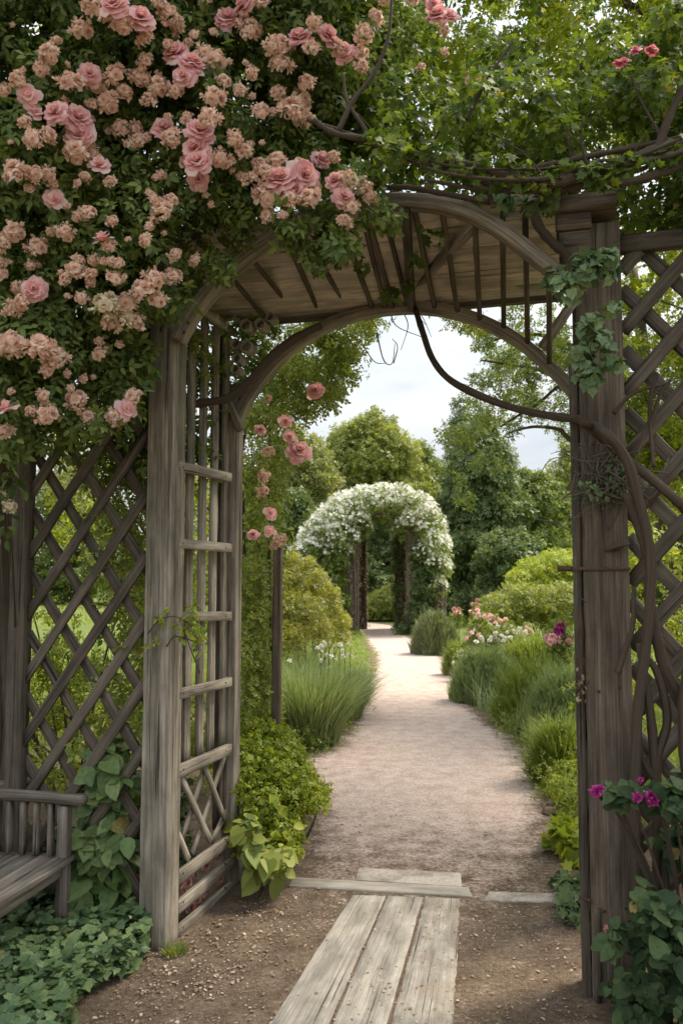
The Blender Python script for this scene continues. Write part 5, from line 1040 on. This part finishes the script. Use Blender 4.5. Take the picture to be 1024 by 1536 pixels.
# trunk at the far left edge
tk = thing('old_tree', 'furrowed tree trunk at the far left edge beside the lattice', 'tree', [*P(4, 1100, 4.35)[:2], 0])
part('trunk', M['bark'], lambda mb: (stem(mb, [P(-2, 1330, 4.35) * [1, 1, 0] - [0, 0, .1], P(0, 1000, 4.35), P(8, 850, 4.35), P(2, 640, 4.35), P(-20, 300, 4.35)], .085, .07, 60, 14, .05), stem(mb, [P(10, 1330, 4.3) * [1, 1, 0] - [0, 0, .1], P(18, 1080, 4.3), P(10, 950, 4.3), P(0, 800, 4.35)], .05, .03, 40, 10, .06)), tk, True)
Pt, Nn = shell([pe(x, y, 4.6, 60, .4) for x, y in ((-60, 250), (-90, 150), (0, 60), (-150, 300))], 800, .8); scatter('crown', M['rose_leaf'], Pt, Nn, .1, SPRAY, tk)

# ================================================================== LIGHT
SUN_EL, SUN_AZ = R(55), R(62)            # azimuth from +Y towards +X
sd = Vector((math.sin(SUN_AZ) * math.cos(SUN_EL), math.cos(SUN_AZ) * math.cos(SUN_EL), math.sin(SUN_EL)))
sl_ = bpy.data.lights.new('sun', 'SUN'); sl_.energy = 3.2; sl_.angle = R(20); sl_.color = (1, .90, .74)
so = bpy.data.objects.new('sun', sl_); COL.objects.link(so); so.rotation_euler = sd.to_track_quat('Z', 'Y').to_euler(); so.location = (12, 2, 20)
wd = bpy.data.worlds.new('World'); scene.world = wd; wd.use_nodes = True; nt = wd.node_tree; nt.nodes.clear()
sky = N(nt, 'ShaderNodeTexSky', sky_type='NISHITA'); sky.sun_disc = False; sky.sun_elevation = SUN_EL; sky.sun_rotation = SUN_AZ
tc = N(nt, 'ShaderNodeTexCoord'); mp = N(nt, 'ShaderNodeMapping'); mp.inputs['Scale'].default_value = (1, 1, 3.2); nt.links.new(tc.outputs['Generated'], mp.inputs['Vector'])
cn = noise(nt, mp.outputs['Vector'], 2.6, 6, .55)
cc = ramp(nt, [(.36, (7.6, 8.4, 9.3)), (.5, (9.8, 10.3, 10.8)), (.64, (11.2, 11.4, 11.6))], cn)
# an overcast sky is about three times brighter overhead than at the horizon
sx = N(nt, 'ShaderNodeSeparateXYZ'); nt.links.new(tc.outputs['Generated'], sx.inputs[0])
zf = math_n(nt, 'ADD', math_n(nt, 'MULTIPLY', math_n(nt, 'MAXIMUM', sx.outputs['Z'], 0.0), .667), .333)
cc = mixc(nt, 1.0, cc, zf, 'MULTIPLY')
cov = ramp(nt, [(.25, (.9, .9, .9)), (.5, (.98, .98, .98))], cn)
bg = N(nt, 'ShaderNodeBackground'); bg.inputs['Strength'].default_value = .085
nt.links.new(mixc(nt, cov, sky.outputs['Color'], cc), bg.inputs['Color'])
wo = N(nt, 'ShaderNodeOutputWorld'); nt.links.new(bg.outputs[0], wo.inputs['Surface'])
vs = scene.view_settings; vs.view_transform = 'Standard'; vs.look = 'None'; vs.gamma = 1; vs.exposure = 1.24; vs.use_curve_mapping = False
cy = scene.cycles; cy.max_bounces = 6; cy.diffuse_bounces = 3; cy.glossy_bounces = 2; cy.transmission_bounces = 4; cy.transparent_max_bounces = 4; cy.caustics_reflective = False; cy.caustics_refractive = False
